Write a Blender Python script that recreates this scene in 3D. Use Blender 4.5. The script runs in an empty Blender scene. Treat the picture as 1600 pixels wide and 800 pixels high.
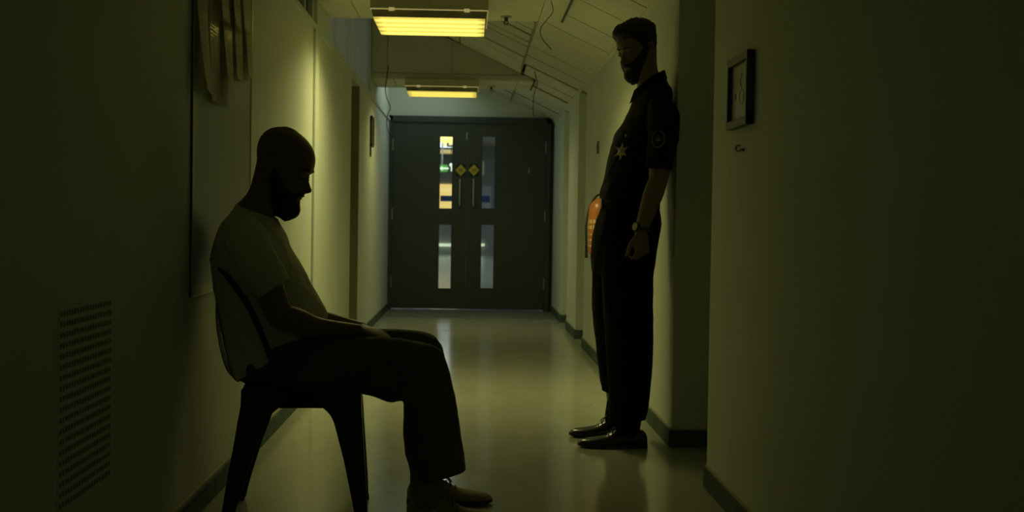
import bpy, bmesh, math, random
import numpy as np
from mathutils import Vector, Matrix, noise
from mathutils.bvhtree import BVHTree
random.seed(7)
C = bpy.context.scene.collection
SC = bpy.context.scene
PI = math.pi

# ------------------------------------------------------------------ camera, world, exposure
F = 2050.0                       # focal length in pixels of a 1600 px wide frame
EYE = Vector((0, 0, 0.97))
_cy = Vector((735 - 800, 400 - 344.5, -F)).normalized()      # the corridor axis seen by the camera
_r = math.radians(0.85)
_u = Vector((math.sin(_r), math.cos(_r), 0))
_cz = (_u - _u.dot(_cy) * _cy).normalized()
_cx = _cy.cross(_cz)
R_CW = Matrix((_cx, _cy, _cz))   # camera axes to world axes (rows are the world axes in camera space)
cam = bpy.data.cameras.new('camera')
cam.sensor_width = 36
cam.lens = 36 * F / 1600
cam.clip_start = 0.05
cam.dof.use_dof = True
cam.dof.focus_distance = 5.2
cam.dof.aperture_fstop = 5.6
camo = bpy.data.objects.new('camera', cam)
C.objects.link(camo)
camo.matrix_world = Matrix.Translation(EYE) @ R_CW.to_4x4()
SC.camera = camo

SC.view_settings.view_transform = 'Standard'
SC.view_settings.look = 'None'
SC.view_settings.exposure = 0.0
SC.view_settings.gamma = 1.0
SC.view_settings.use_curve_mapping = False
SC.cycles.max_bounces = 10
SC.cycles.diffuse_bounces = 6
SC.cycles.use_denoising = True
world = bpy.data.worlds.new('world')
SC.world = world
world.use_nodes = True
bg = world.node_tree.nodes['Background']
bg.inputs[0].default_value = (0.6, 0.75, 0.35, 1)
bg.inputs[1].default_value = 0.0015
LAMP_COL = (1.0, 0.80, 0.13)
LAMP_LIGHT = (1.0, 0.92, 0.36)
LAMP_POWER = (10.0, 4.3)
LAMP_STRENGTH = (1.5, 1.1)
ROOF_POWER = 4.0
REAR_POWER = 1.0
BEYOND_POWER = 130.0

def area(name, loc, rot, size, power, col):
    l = bpy.data.lights.new(name, 'AREA')
    l.shape = 'RECTANGLE'; l.size, l.size_y = size
    l.energy = power; l.color = col
    o = bpy.data.objects.new(name, l); C.objects.link(o)
    o.location = loc; o.rotation_euler = rot
    return o
# daylight from the rooflight over the last bay before the doors
area('rooflight_daylight', (-0.35, 13.15, 2.55), (0, math.radians(25), 0), (0.7, 1.3), ROOF_POWER, (0.72, 0.9, 0.8))
# added weak fill behind the camera; no lamp is known there
area('rear_fill_light', (0, -2.2, 2.2), (math.radians(35), 0, 0), (0.6, 0.6), REAR_POWER, (0.8, 1.0, 0.6))
# daylight and lamps of the wide hall beyond the doors
area('hall_daylight', (-0.9, 27, 2.9), (0, 0, 0), (1.2, 16), BEYOND_POWER, (0.75, 0.9, 1.0))

def at(u, v, Y):
    """the point at depth Y that stands behind pixel (u, v) of the 1600x800 photograph"""
    d = R_CW @ Vector(((u - 800) / F, (400 - v) / F, -1))
    return EYE + d * (Y / d.y)

# ------------------------------------------------------------------ materials
def mat(name, col, rough=0.6, metal=0.0, noise_amt=0.0, noise_scale=6.0, bump=0.0, bump_scale=120.0,
        emit=None, spec=0.5, coat=0.0, stretch=None, trans=0.0, alpha=None):
    m = bpy.data.materials.new(name); m.use_nodes = True
    nt = m.node_tree; b = nt.nodes['Principled BSDF']
    b.inputs['Base Color'].default_value = (*col, 1)
    b.inputs['Roughness'].default_value = rough
    b.inputs['Metallic'].default_value = metal
    b.inputs['Specular IOR Level'].default_value = spec
    b.inputs['Coat Weight'].default_value = coat
    b.inputs['Transmission Weight'].default_value = trans
    tc = nt.nodes.new('ShaderNodeTexCoord')
    src = tc.outputs['Object']
    if stretch:
        mp = nt.nodes.new('ShaderNodeMapping'); mp.inputs['Scale'].default_value = stretch
        nt.links.new(src, mp.inputs[0]); src = mp.outputs[0]
    if noise_amt:
        n = nt.nodes.new('ShaderNodeTexNoise'); n.inputs['Scale'].default_value = noise_scale
        n.inputs['Detail'].default_value = 5
        nt.links.new(src, n.inputs['Vector'])
        r = nt.nodes.new('ShaderNodeValToRGB')
        r.color_ramp.elements[0].position = 0.3; r.color_ramp.elements[1].position = 0.7
        r.color_ramp.elements[0].color = (*[c * (1 - noise_amt) for c in col], 1)
        r.color_ramp.elements[1].color = (*[min(1, c * (1 + noise_amt)) for c in col], 1)
        nt.links.new(n.outputs['Fac'], r.inputs[0]); nt.links.new(r.outputs[0], b.inputs['Base Color'])
    if bump:
        n2 = nt.nodes.new('ShaderNodeTexNoise'); n2.inputs['Scale'].default_value = bump_scale
        n2.inputs['Detail'].default_value = 3
        nt.links.new(src, n2.inputs['Vector'])
        bp = nt.nodes.new('ShaderNodeBump'); bp.inputs['Strength'].default_value = bump
        bp.inputs['Distance'].default_value = 0.004
        nt.links.new(n2.outputs['Fac'], bp.inputs['Height']); nt.links.new(bp.outputs[0], b.inputs['Normal'])
    if emit:
        b.inputs['Emission Color'].default_value = (*emit[0], 1)
        b.inputs['Emission Strength'].default_value = emit[1]
    return m

M = {}
M['wall'] = mat('wall_paint', (0.66, 0.70, 0.63), 0.62, noise_amt=0.04, noise_scale=3, bump=0.12, bump_scale=160)
M['reveal'] = M['wall']
M['endwall'] = mat('end_wall_paint', (0.62, 0.64, 0.54), 0.7, noise_amt=0.04, noise_scale=3)
M['ceil'] = mat('ceiling_board', (0.70, 0.70, 0.60), 0.8, noise_amt=0.06, noise_scale=4, bump=0.1, bump_scale=90)
M['void'] = mat('dark_void', (0.03, 0.03, 0.025), 0.9)
M['void2'] = mat('vent_darkness', (0.004, 0.004, 0.003), 1.0, spec=0.0)
M['seam_shade'] = mat('ceiling_seam_shadow', (0.34, 0.33, 0.23), 0.8)
M['panel'] = mat('bulkhead_board', (0.60, 0.60, 0.50), 0.75, noise_amt=0.05)
M['clad'] = mat('corrugated_sheet_painted_glow', (0.45, 0.5, 0.52), 0.5, noise_amt=0.35, noise_scale=5, stretch=(1, 1, .02), emit=((0.62, 0.72, 0.62), 0.028))  # glow added for daylight, upright streaks painted in for the ridges
M['base'] = mat('baseboard_teal', (0.085, 0.125, 0.108), 0.7, spec=0.15, noise_amt=0.25, noise_scale=9)
M['baselip'] = mat('baseboard_lip', (0.42, 0.39, 0.27), 0.6)
M['doorpaint'] = mat('door_paint', (0.050, 0.056, 0.046), 0.5, noise_amt=0.05)
M['framepaint'] = mat('door_frame_paint', (0.042, 0.055, 0.048), 0.5)
M['darkdoor'] = mat('dark_wood_door', (0.26, 0.23, 0.13), 0.6, noise_amt=0.2, noise_scale=5, stretch=(1, 1, .1))
M['steel'] = mat('brushed_steel', (0.62, 0.6, 0.55), 0.35, metal=0.9)
M['mat'] = mat('threshold_strip', (0.17, 0.17, 0.14), 0.75, noise_amt=0.1, noise_scale=40)
M['white'] = mat('white_plastic', (0.7, 0.68, 0.55), 0.5)
M['black'] = mat('black_plastic', (0.012, 0.013, 0.012), 0.45)
M['blackwire'] = mat('dark_cable', (0.03, 0.03, 0.022), 0.6)
M['yellow'] = mat('yellow_sticker', (0.62, 0.47, 0.04), 0.5)
M['signgrey'] = mat('sticker_print', (0.16, 0.13, 0.03), 0.6)
M['lamp_box'] = mat('lamp_enamel', (0.55, 0.52, 0.36), 0.5)
M['lamp_side'] = mat('lamp_side_acrylic', (0.30, 0.27, 0.15), 0.3, noise_amt=0.3, noise_scale=7)
M['lamp_rim'] = mat('lamp_tray_edge', (0.6, 0.55, 0.3), 0.3, emit=((1.0, 0.8, 0.3), 0.28))
M['paper'] = mat('paper', (0.80, 0.78, 0.64), 0.42, coat=0.25, noise_amt=0.04, noise_scale=10)
M['ink'] = mat('ink', (0.50, 0.48, 0.38), 0.8)
M['board'] = mat('noticeboard_grey', (0.34, 0.37, 0.30), 0.35, noise_amt=0.06, noise_scale=5)
M['alu'] = mat('aluminium_trim', (0.52, 0.5, 0.4), 0.4, metal=0.5)
M['gun'] = mat('gunmetal_sheet', (0.032, 0.033, 0.026), 0.35, metal=0.6, noise_amt=0.3, noise_scale=12)
M['rubber'] = mat('rubber', (0.02, 0.02, 0.018), 0.7)
M['pframe'] = mat('picture_frame_wood', (0.055, 0.07, 0.055), 0.45, noise_amt=0.2, noise_scale=20)
M['pblack'] = mat('picture_frame_edge', (0.008, 0.008, 0.007), 0.4)
M['pmat'] = mat('picture_paper', (0.40, 0.38, 0.24), 0.3, noise_amt=0.05, noise_scale=8)
M['pring'] = mat('picture_ring', (0.92, 0.9, 0.7), 0.5)
M['red'] = mat('extinguisher_red', (0.50, 0.165, 0.035), 0.35, coat=0.2)
M['label'] = mat('extinguisher_print', (0.75, 0.62, 0.35), 0.5)
M['skin'] = mat('skin', (0.17, 0.115, 0.07), 0.5, noise_amt=0.1, noise_scale=30, bump=0.08, bump_scale=300)
M['skin2'] = mat('skin_guard', (0.22, 0.15, 0.085), 0.5, noise_amt=0.1, noise_scale=30, bump=0.08, bump_scale=300)
M['hair'] = mat('dark_hair', (0.010, 0.008, 0.006), 0.6, bump=0.6, bump_scale=260)
M['tee'] = mat('tee_cotton', (0.62, 0.62, 0.50), 0.9, noise_amt=0.05, noise_scale=20, bump=0.15, bump_scale=500)
M['pants'] = mat('prison_trousers', (0.085, 0.078, 0.052), 0.9, noise_amt=0.08, noise_scale=18, bump=0.15, bump_scale=500)
M['sock'] = mat('sock', (0.20, 0.19, 0.12), 0.9, bump=0.3, bump_scale=300)
M['suede'] = mat('shoe_suede', (0.34, 0.28, 0.15), 0.8, noise_amt=0.15, noise_scale=30)
M['soletan'] = mat('shoe_sole', (0.06, 0.05, 0.03), 0.7)
M['uniform'] = mat('uniform_shirt', (0.014, 0.016, 0.015), 0.9, spec=0.15, noise_amt=0.1, noise_scale=14, bump=0.15, bump_scale=400)
M['upants'] = mat('uniform_trousers', (0.010, 0.011, 0.010), 0.95, spec=0.12, noise_amt=0.1, noise_scale=14)
M['leather'] = mat('black_leather', (0.010, 0.010, 0.009), 0.28, coat=0.4)
M['gold'] = mat('badge_metal', (0.55, 0.50, 0.34), 0.6)
M['patch'] = mat('patch_thread', (0.30, 0.26, 0.15), 0.8)
M['dial'] = mat('watch_dial', (0.6, 0.56, 0.38), 0.3)
M['glass'] = mat('pane_glass', (0.9, 0.95, 0.92), 0.0, trans=1.0)
M['hallwall'] = mat('hall_wall', (0.40, 0.40, 0.38), 0.7, noise_amt=0.1, noise_scale=1.5)
M['hallceil'] = mat('hall_ceiling', (0.35, 0.35, 0.34), 0.8, noise_amt=0.2, noise_scale=1)
M['blue'] = mat('blue_band', (0.03, 0.10, 0.36), 0.5)
M['hallyellow'] = mat('backlit_yellow_panel', (0.8, 0.6, 0.2), 0.5, emit=((1.0, 0.72, 0.22), 0.85))
M['halllamp'] = mat('hall_lamp', (0.9, 0.8, 0.4), 0.5, emit=((1.0, 0.82, 0.15), 2.0))
M['halllampdim'] = mat('hall_lamp_far', (0.5, 0.4, 0.2), 0.5, emit=((0.5, 0.36, 0.12), 0.5))
M['exitgreen'] = mat('exit_sign_green', (0.05, 0.3, 0.05), 0.5, emit=((0.10, 0.42, 0.06), 0.55))
M['exitwhite'] = mat('exit_sign_white', (0.8, 0.9, 0.7), 0.5, emit=((0.75, 0.9, 0.6), 0.8))
M['palesign'] = mat('backlit_pale_sign', (0.8, 0.75, 0.5), 0.5, emit=((1.0, 0.85, 0.42), 0.75))
M['hallgrey'] = mat('pale_grey_panel', (0.6, 0.62, 0.66), 0.6, noise_amt=0.1, noise_scale=3)

def floor_material():
    m = mat('polished_vinyl', (0.42, 0.40, 0.28), 0.22, spec=0.55)
    nt = m.node_tree; b = nt.nodes['Principled BSDF']
    tc = nt.nodes.new('ShaderNodeTexCoord')
    mp = nt.nodes.new('ShaderNodeMapping'); mp.inputs['Scale'].default_value = (3.0, 1.0, 1)
    nt.links.new(tc.outputs['Object'], mp.inputs[0])
    n = nt.nodes.new('ShaderNodeTexNoise'); n.inputs['Scale'].default_value = 2.2; n.inputs['Detail'].default_value = 6
    nt.links.new(mp.outputs[0], n.inputs['Vector'])
    r = nt.nodes.new('ShaderNodeValToRGB')
    r.color_ramp.elements[0].position = 0.32; r.color_ramp.elements[1].position = 0.72
    r.color_ramp.elements[0].color = (0.50, 0.51, 0.41, 1); r.color_ramp.elements[1].color = (0.57, 0.58, 0.47, 1)
    nt.links.new(n.outputs['Fac'], r.inputs[0])
    # scuffs: thin arcs worn into the polish
    v = nt.nodes.new('ShaderNodeTexVoronoi'); v.feature = 'DISTANCE_TO_EDGE'; v.inputs['Scale'].default_value = 0.9
    n3 = nt.nodes.new('ShaderNodeTexNoise'); n3.inputs['Scale'].default_value = 1.3
    nt.links.new(tc.outputs['Object'], n3.inputs['Vector'])
    mx = nt.nodes.new('ShaderNodeMixRGB'); mx.inputs[0].default_value = 0.5
    nt.links.new(tc.outputs['Object'], mx.inputs[1]); nt.links.new(n3.outputs['Color'], mx.inputs[2])
    nt.links.new(mx.outputs[0], v.inputs['Vector'])
    lt = nt.nodes.new('ShaderNodeMath'); lt.operation = 'LESS_THAN'; lt.inputs[1].default_value = 0.003
    nt.links.new(v.outputs['Distance'], lt.inputs[0])
    m2 = nt.nodes.new('ShaderNodeMixRGB'); m2.inputs[2].default_value = (0.25, 0.24, 0.15, 1)
    sc = nt.nodes.new('ShaderNodeMath'); sc.operation = 'MULTIPLY'; sc.inputs[1].default_value = 0.15
    nt.links.new(lt.outputs[0], sc.inputs[0]); nt.links.new(sc.outputs[0], m2.inputs[0])
    nt.links.new(r.outputs[0], m2.inputs[1]); nt.links.new(m2.outputs[0], b.inputs['Base Color'])
    n4 = nt.nodes.new('ShaderNodeTexNoise'); n4.inputs['Scale'].default_value = 5; n4.inputs['Detail'].default_value = 4
    nt.links.new(tc.outputs['Object'], n4.inputs['Vector'])
    mr = nt.nodes.new('ShaderNodeMapRange'); mr.inputs[3].default_value = 0.09; mr.inputs[4].default_value = 0.19
    nt.links.new(n4.outputs['Fac'], mr.inputs[0]); nt.links.new(mr.outputs[0], b.inputs['Roughness'])
    bp = nt.nodes.new('ShaderNodeBump'); bp.inputs['Strength'].default_value = 0.03; bp.inputs['Distance'].default_value = 0.01
    mp2 = nt.nodes.new('ShaderNodeMapping'); mp2.inputs['Scale'].default_value = (2, 9, 1)
    nt.links.new(tc.outputs['Object'], mp2.inputs[0])
    n5 = nt.nodes.new('ShaderNodeTexNoise'); n5.inputs['Scale'].default_value = 1.6
    nt.links.new(mp2.outputs[0], n5.inputs['Vector'])
    nt.links.new(n5.outputs['Fac'], bp.inputs['Height']); nt.links.new(bp.outputs[0], b.inputs['Normal'])
    return m
M['floor'] = floor_material()

def lamp_panel_material(name, strength):
    """prismatic diffuser: four glowing tubes show through it as soft bands"""
    m = bpy.data.materials.new(name); m.use_nodes = True
    nt = m.node_tree; nt.nodes.clear()
    out = nt.nodes.new('ShaderNodeOutputMaterial'); e = nt.nodes.new('ShaderNodeEmission')
    tc = nt.nodes.new('ShaderNodeTexCoord'); sp = nt.nodes.new('ShaderNodeSeparateXYZ')
    nt.links.new(tc.outputs['Generated'], sp.inputs[0])
    mu = nt.nodes.new('ShaderNodeMath'); mu.operation = 'MULTIPLY'; mu.inputs[1].default_value = 8 * PI
    nt.links.new(sp.outputs['Y'], mu.inputs[0])
    co = nt.nodes.new('ShaderNodeMath'); co.operation = 'COSINE'; nt.links.new(mu.outputs[0], co.inputs[0])
    mr = nt.nodes.new('ShaderNodeMapRange'); mr.inputs[1].default_value = -1; mr.inputs[2].default_value = 1
    mr.inputs[3].default_value = 1.25; mr.inputs[4].default_value = 0.62
    nt.links.new(co.outputs[0], mr.inputs[0])
    # tubes stop short of the ends of the tray
    ax = nt.nodes.new('ShaderNodeMath'); ax.operation = 'SUBTRACT'; ax.inputs[1].default_value = 0.5
    nt.links.new(sp.outputs['X'], ax.inputs[0])
    ab = nt.nodes.new('ShaderNodeMath'); ab.operation = 'ABSOLUTE'; nt.links.new(ax.outputs[0], ab.inputs[0])
    me = nt.nodes.new('ShaderNodeMapRange'); me.inputs[1].default_value = 0.42; me.inputs[2].default_value = 0.5
    me.inputs[3].default_value = 1.0; me.inputs[4].default_value = 0.45
    nt.links.new(ab.outputs[0], me.inputs[0])
    m2 = nt.nodes.new('ShaderNodeMath'); m2.operation = 'MULTIPLY'
    nt.links.new(mr.outputs[0], m2.inputs[0]); nt.links.new(me.outputs[0], m2.inputs[1])
    m3 = nt.nodes.new('ShaderNodeMath'); m3.operation = 'MULTIPLY'; m3.inputs[1].default_value = strength
    nt.links.new(m2.outputs[0], m3.inputs[0])
    e.inputs[0].default_value = (*LAMP_COL, 1)
    nt.links.new(m3.outputs[0], e.inputs[1]); nt.links.new(e.outputs[0], out.inputs[0])
    return m

# ------------------------------------------------------------------ mesh helpers
def obj(name, bm, m, parent=None, smooth=False):
    me = bpy.data.meshes.new(name)
    bmesh.ops.recalc_face_normals(bm, faces=bm.faces[:])
    bm.to_mesh(me); bm.free()
    ms = m if isinstance(m, (list, tuple)) else [m]
    for x in ms: me.materials.append(x)
    if smooth:
        for p in me.polygons: p.use_smooth = True
    o = bpy.data.objects.new(name, me); C.objects.link(o)
    if parent: o.parent = parent
    return o
def tag(o, label=None, cat=None, group=None, kind=None):
    if label: o['label'] = label
    if cat: o['category'] = cat
    if group: o['group'] = group
    if kind: o['kind'] = kind
    return o
def struct(name, bm, m, smooth=False):
    return tag(obj(name, bm, m, None, smooth), kind='structure')
def empty(name, loc=(0, 0, 0), rz=0):
    o = bpy.data.objects.new(name, None); C.objects.link(o)
    o.empty_display_size = 0.05
    o.location = loc; o.rotation_euler = (0, 0, rz)
    return o
def box(bm, x0, x1, y0, y1, z0, z1, bev=0.0, mi=0):
    r = bmesh.ops.create_cube(bm, size=1)
    vs = r['verts']
    for v in vs:
        v.co = Vector((x0 + (v.co.x + .5) * (x1 - x0), y0 + (v.co.y + .5) * (y1 - y0), z0 + (v.co.z + .5) * (z1 - z0)))
    fs = list({f for v in vs for f in v.link_faces})
    for f in fs: f.material_index = mi
    if bev:
        es = list({e for v in vs for e in v.link_edges})
        bmesh.ops.bevel(bm, geom=es, offset=bev, segments=2, affect='EDGES', profile=0.5, material=mi)
    return vs
def NB(): return bmesh.new()
def boxes(lst, bev=0.0):
    bm = NB()
    for b in lst: box(bm, *b, bev=bev)
    return bm
def catmull(P, sub):
    """P: list of numpy vectors, smooth curve through them"""
    P = [np.array(p, float) for p in P]
    if sub <= 1 or len(P) < 3: return P
    out = []
    for i in range(len(P) - 1):
        p0 = P[i - 1] if i > 0 else 2 * P[0] - P[1]
        p1, p2 = P[i], P[i + 1]
        p3 = P[i + 2] if i + 2 < len(P) else 2 * P[-1] - P[-2]
        for k in range(sub):
            t = k / sub
            out.append(0.5 * ((2 * p1) + (-p0 + p2) * t + (2 * p0 - 5 * p1 + 4 * p2 - p3) * t * t + (-p0 + 3 * p1 - 3 * p2 + p3) * t ** 3))
    out.append(P[-1])
    return out
def rings_to_bm(bm, rings, cap=True):
    vr = [[bm.verts.new(Vector(p)) for p in r] for r in rings]
    n = len(rings[0])
    for a, b in zip(vr[:-1], vr[1:]):
        for i in range(n):
            bm.faces.new((a[i], a[(i + 1) % n], b[(i + 1) % n], b[i]))
    if cap:
        for r in (vr[0], vr[-1]):
            c = bm.verts.new(sum((v.co for v in r), Vector()) / n)
            for i in range(n):
                bm.faces.new((r[i], r[(i + 1) % n], c))
def loft(bm, secs, n=32, sub=4, power=2.2, cap=True):
    """secs: (front point, back point, half width across): smooth solid through elliptical sections"""
    P = [np.array([*a, *b, w]) for a, b, w in secs]
    P = catmull(P, sub)
    rings = []
    e = 2.0 / power
    for q in P:
        A, B, w = q[:3], q[3:6], q[6]
        c = (A + B) / 2; a = (A - B) / 2
        ring = []
        for i in range(n):
            t = 2 * PI * i / n
            cs, sn = math.cos(t), math.sin(t)
            ring.append(c + a * math.copysign(abs(cs) ** e, cs) + np.array([0, w, 0]) * math.copysign(abs(sn) ** e, sn))
        rings.append(ring)
    rings_to_bm(bm, rings, cap)
def tube(bm, pts, radii, n=14, sub=4, flat=None, cap=True):
    """a tapering tube along a smooth path; flat = (vector, factor) squashes it along a direction"""
    if not isinstance(radii, (list, tuple)): radii = [radii] * len(pts)
    P = catmull([np.array([*p, r]) for p, r in zip(pts, radii)], sub)
    pos = [Vector(p[:3]) for p in P]
    rings = []
    prev = None
    for i, p in enumerate(P):
        t = (pos[min(i + 1, len(P) - 1)] - pos[max(i - 1, 0)]).normalized()
        if prev is None:
            h = Vector((0, 0, 1)) if abs(t.z) < 0.8 else Vector((0, 1, 0))
            u = (h - h.dot(t) * t).normalized()
        else:
            u = (prev - prev.dot(t) * t).normalized()
        prev = u
        w = t.cross(u)
        ring = []
        for k in range(n):
            a = 2 * PI * k / n
            d = u * math.cos(a) + w * math.sin(a)
            if flat:
                f = Vector(flat[0]).normalized()
                d = d - f * d.dot(f) * (1 - flat[1])
            ring.append(pos[i] + d * p[3])
        rings.append(ring)
    rings_to_bm(bm, rings, cap)
def ball(bm, c, r, rot=None, seg=20):
    r = (r, r, r) if not isinstance(r, (tuple, list)) else r
    m = Matrix.Translation(Vector(c)) @ (rot.to_4x4() if rot else Matrix.Identity(4)) @ Matrix.Diagonal((*r, 1))
    bmesh.ops.create_uvsphere(bm, u_segments=seg, v_segments=seg // 2, radius=1, matrix=m)
def cyl(bm, p0, p1, r, n=20): tube(bm, [p0, p1], [r, r], n=n, sub=1)
def prism(bm, pts2, z0, z1, axis='z', mi=0):
    """extrude a polygon; axis is the direction of extrusion, pts2 the other two coordinates in x,y,z order"""
    def mk(p, h):
        if axis == 'z': return Vector((p[0], p[1], h))
        if axis == 'y': return Vector((p[0], h, p[1]))
        return Vector((h, p[0], p[1]))
    a = [bm.verts.new(mk(p, z0)) for p in pts2]; b = [bm.verts.new(mk(p, z1)) for p in pts2]
    n = len(pts2)
    fs = [bm.faces.new(a), bm.faces.new(b[::-1])]
    for i in range(n): fs.append(bm.faces.new((a[i], a[(i + 1) % n], b[(i + 1) % n], b[i])))
    for f in fs: f.material_index = mi
def fuse(bm, voxel, smooth=4, wrinkle=None):
    """melt overlapping closed shapes into one continuous skin"""
    me = bpy.data.meshes.new('tmp'); bmesh.ops.recalc_face_normals(bm, faces=bm.faces[:]); bm.to_mesh(me); bm.free()
    o = bpy.data.objects.new('tmp', me); C.objects.link(o)
    rm = o.modifiers.new('r', 'REMESH'); rm.mode = 'VOXEL'; rm.voxel_size = voxel
    sm = o.modifiers.new('s', 'SMOOTH'); sm.iterations = smooth; sm.factor = 0.5
    dg = bpy.context.evaluated_depsgraph_get()
    res = bpy.data.meshes.new_from_object(o.evaluated_get(dg))
    bpy.data.objects.remove(o); bpy.data.meshes.remove(me)
    out = bmesh.new(); out.from_mesh(res); bpy.data.meshes.remove(res)
    if wrinkle:
        out.normal_update()
        new = [v.co + v.normal * wrinkle(v.co, v.normal) for v in out.verts]
        for v, c in zip(out.verts, new): v.co = c
    return out

# ================================================================== THE SETTING
XL, XR = -0.879, 0.886           # wall faces; the baseboards stand 12 mm in front
Y0, YE = -3.0, 14.10
ZT = 2.045                        # where the sloping ceiling meets the right wall
SL = 0.466
def zc(x): return ZT + (XR - x) * SL
ZF = 2.20                        # underside of the dropped bulkheads

struct('floor', boxes([(-2.2, 2.2, Y0, 39, -0.1, 0)]), M['floor'])
struct('floor_threshold', boxes([(XL, XR, 13.0, 14.25, 0, 0.002)]), M['mat'])

# left wall with a doorway recess; upper wall above the rail
DL0, DL1 = 9.62, 10.30
bm = boxes([(XL - 0.3, XL, Y0, DL0, 0, 2.03), (XL - 0.3, XL, DL1, YE + .05, 0, 2.03), (XL - 0.3, XL, DL0, DL1, 2.0, 2.03),
            (XL - 0.3, XL, 7.45, 8.06, 2.03, 3.0), (XL - 0.3, XL - 0.002, 11.36, YE + .05, 2.03, 3.0),
            (XL - 0.3, XL, Y0, 5.9, 2.03, 3.0), (XL - 0.3, XL, 5.9, 7.45, 2.42, 3.0)])
struct('wall_left', bm, M['wall'])
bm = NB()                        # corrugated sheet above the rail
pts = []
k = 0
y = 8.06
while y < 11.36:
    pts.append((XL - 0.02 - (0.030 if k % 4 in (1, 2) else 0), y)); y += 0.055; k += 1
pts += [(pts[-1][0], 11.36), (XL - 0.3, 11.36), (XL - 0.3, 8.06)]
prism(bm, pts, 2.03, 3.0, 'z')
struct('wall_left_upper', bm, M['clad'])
struct('trim_1', boxes([(XL - 0.02, XL + 0.012, Y0, YE, 2.015, 2.045)]), M['wall'])          # ledge rail on the left wall
struct('trim_2', boxes([(XL, XL + 0.014, 7.30, 7.46, 0, 2.02)], 0.004), M['wall'])           # cover strip on the left wall
# dark door set in the left recess
d = struct('door_3', boxes([(XL - 0.14, XL - 0.10, DL0, DL1, 0, 2.0)]), M['darkdoor'])
obj('reveal_lining', boxes([(XL - 0.25, XL + 0.002, DL1 - 0.03, DL1, 0, 2.0), (XL - 0.25, XL - .004, DL0, DL0 + 0.03, 0, 2.0)]), M['darkdoor'], d)
# transom light high on the left
w = struct('window_1', boxes([(XL - 0.06, XL - 0.05, 5.9, 7.45, 2.03, 2.42)]), M['black'])
obj('window_frame', boxes([(XL - 0.06, XL - 0.02, yy, yy + 0.05, 2.045, 2.42) for yy in (5.9, 6.35, 6.72, 7.05, 7.40)] + [(XL - 0.06, XL - 0.021, 5.9, 7.45, 2.045, 2.06), (XL - 0.06, XL - 0.021, 5.9, 7.45, 2.39, 2.42)]), M['wall'], w)

# right wall: piers between doorway recesses
SEG = [(Y0, 4.80), (5.65, 10.15), (10.86, 11.90), (12.60, YE + .05)]
bm = boxes([(XR, XR + 0.34, a, b, 0, 2.06) for a, b in SEG])
struct('wall_right', bm, M['wall'])
for i, (a, b) in enumerate(((4.80, 5.65), (10.15, 10.86), (11.90, 12.60))):
    d = struct('door_%d' % (4 + i), boxes([(XR + 0.27, XR + 0.31, a, b, 0, 1.95)]), M['wall'])
    bm = NB(); tube(bm, [(XR + 0.27, a + .1, 1.0), (XR + 0.225, a + .1, 1.0), (XR + 0.225, a + .21, 1.0)], 0.009, sub=2)
    obj('door_handle', bm, M['steel'], d, True)

def skirting(name, lst):
    bm = NB()
    for x0, x1, y0, y1 in lst: box(bm, x0, x1, y0, y1, 0, 0.075, 0.002)
    o = struct(name, bm, M['base'])
    bm = NB()
    for x0, x1, y0, y1 in lst:
        s = 0.35
        box(bm, x0 if x0 < 0 else x1 - (x1 - x0) * .6, x0 + (x1 - x0) * .6 if x0 < 0 else x1, y0 + .002, y1 - .002, 0.0745, 0.084)
    obj('top_bead', bm, M['baselip'], o)
skirting('baseboard_left', [(XL, XL + 0.012, Y0, DL0), (XL, XL + 0.012, DL1, YE - .06)])
skirting('baseboard_right', [(XR - 0.012, XR, a, b - (0.06 if b > 14 else 0)) for a, b in SEG] +
         [(XR - 0.012, XR + 0.27, a - 0.012, a) for a, b in SEG[1:]])

# end wall over and beside the double doors
DX0, DX1, DZ = -0.888, 0.846, 2.078
bm = NB()
prism(bm, [(-1.2, DZ), (1.2, DZ), (1.2, 2.12), (XR, 2.2), (-1.2, 3.1)], YE, YE + 0.2, 'y')
struct('wall_end', bm, M['endwall'])
struct('wall_back', boxes([(-1.3, 1.3, Y0 - .1, Y0, 0, 3.1)]), M['wall'])

# sloping ceiling made of boards that have shifted against each other
bm = NB()
ux, uz = 1 / math.hypot(1, SL), SL / math.hypot(1, SL)
def slope_board(s0, s1, y0, y1, lift=0.0, tilt=0.0, th=0.012):
    """s runs up the slope from the right wall"""
    vs = box(bm, s0, s1, y0, y1, 0, th)
    for v in vs:
        s, yy, h = v.co
        h += lift + tilt * (yy - y0)
        v.co = Vector((XR - s * ux - h * uz * -1 * 0, yy, ZT + s * uz + h))
rnd = random.Random(3)
slot = 1
for c0, c1 in ((-0.36, 0.0), (0.0, 0.52), (0.523, 1.10), (1.103, 1.68), (1.683, 2.30)):
    y = Y0
    i = 0
    while y < YE:
        p = 0.60
        y1 = min(y + p, YE)
        l, t = rnd.uniform(0, 0.010), rnd.uniform(-0.022, 0.012)
        a = c0 + 0.003
        if c0 == 0.0 and 9.0 <= y < 9.7: l, t = -0.012, 0.02
        b_ = c1 - 0.001 + rnd.uniform(-.003, 0)
        if c0 == 0.0 and 10.7 < y < 11.4: b_ = 0.485
        slope_board(a - .002, b_, y + 0.007, y1 - 0.003, l, t)
        y = y1; i += 1
struct('ceiling', bm, M['ceil'])
bm = NB()                                                         # dark strips painted in for the shadow lines between the boards
y = Y0
k = 0
while y < YE - .3:
    if k:
        for c0, c1 in ((-0.36, 0.52), (0.523, 1.10), (1.103, 2.30)):
            dy = rnd.uniform(-.012, .012) + (0 if c0 < 0 else .2 * (c0 > .5) * (c0 < 1))
            slope_board(c0, c1, y + dy - .006, y + dy + .006, -.0035, 0, .010)
    y += .60; k += 1
slope_board(.514, .530, Y0, YE, -.006, 0, .010)
struct('seam_shadow_strips', bm, M['seam_shade'])
bm = NB()
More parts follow.
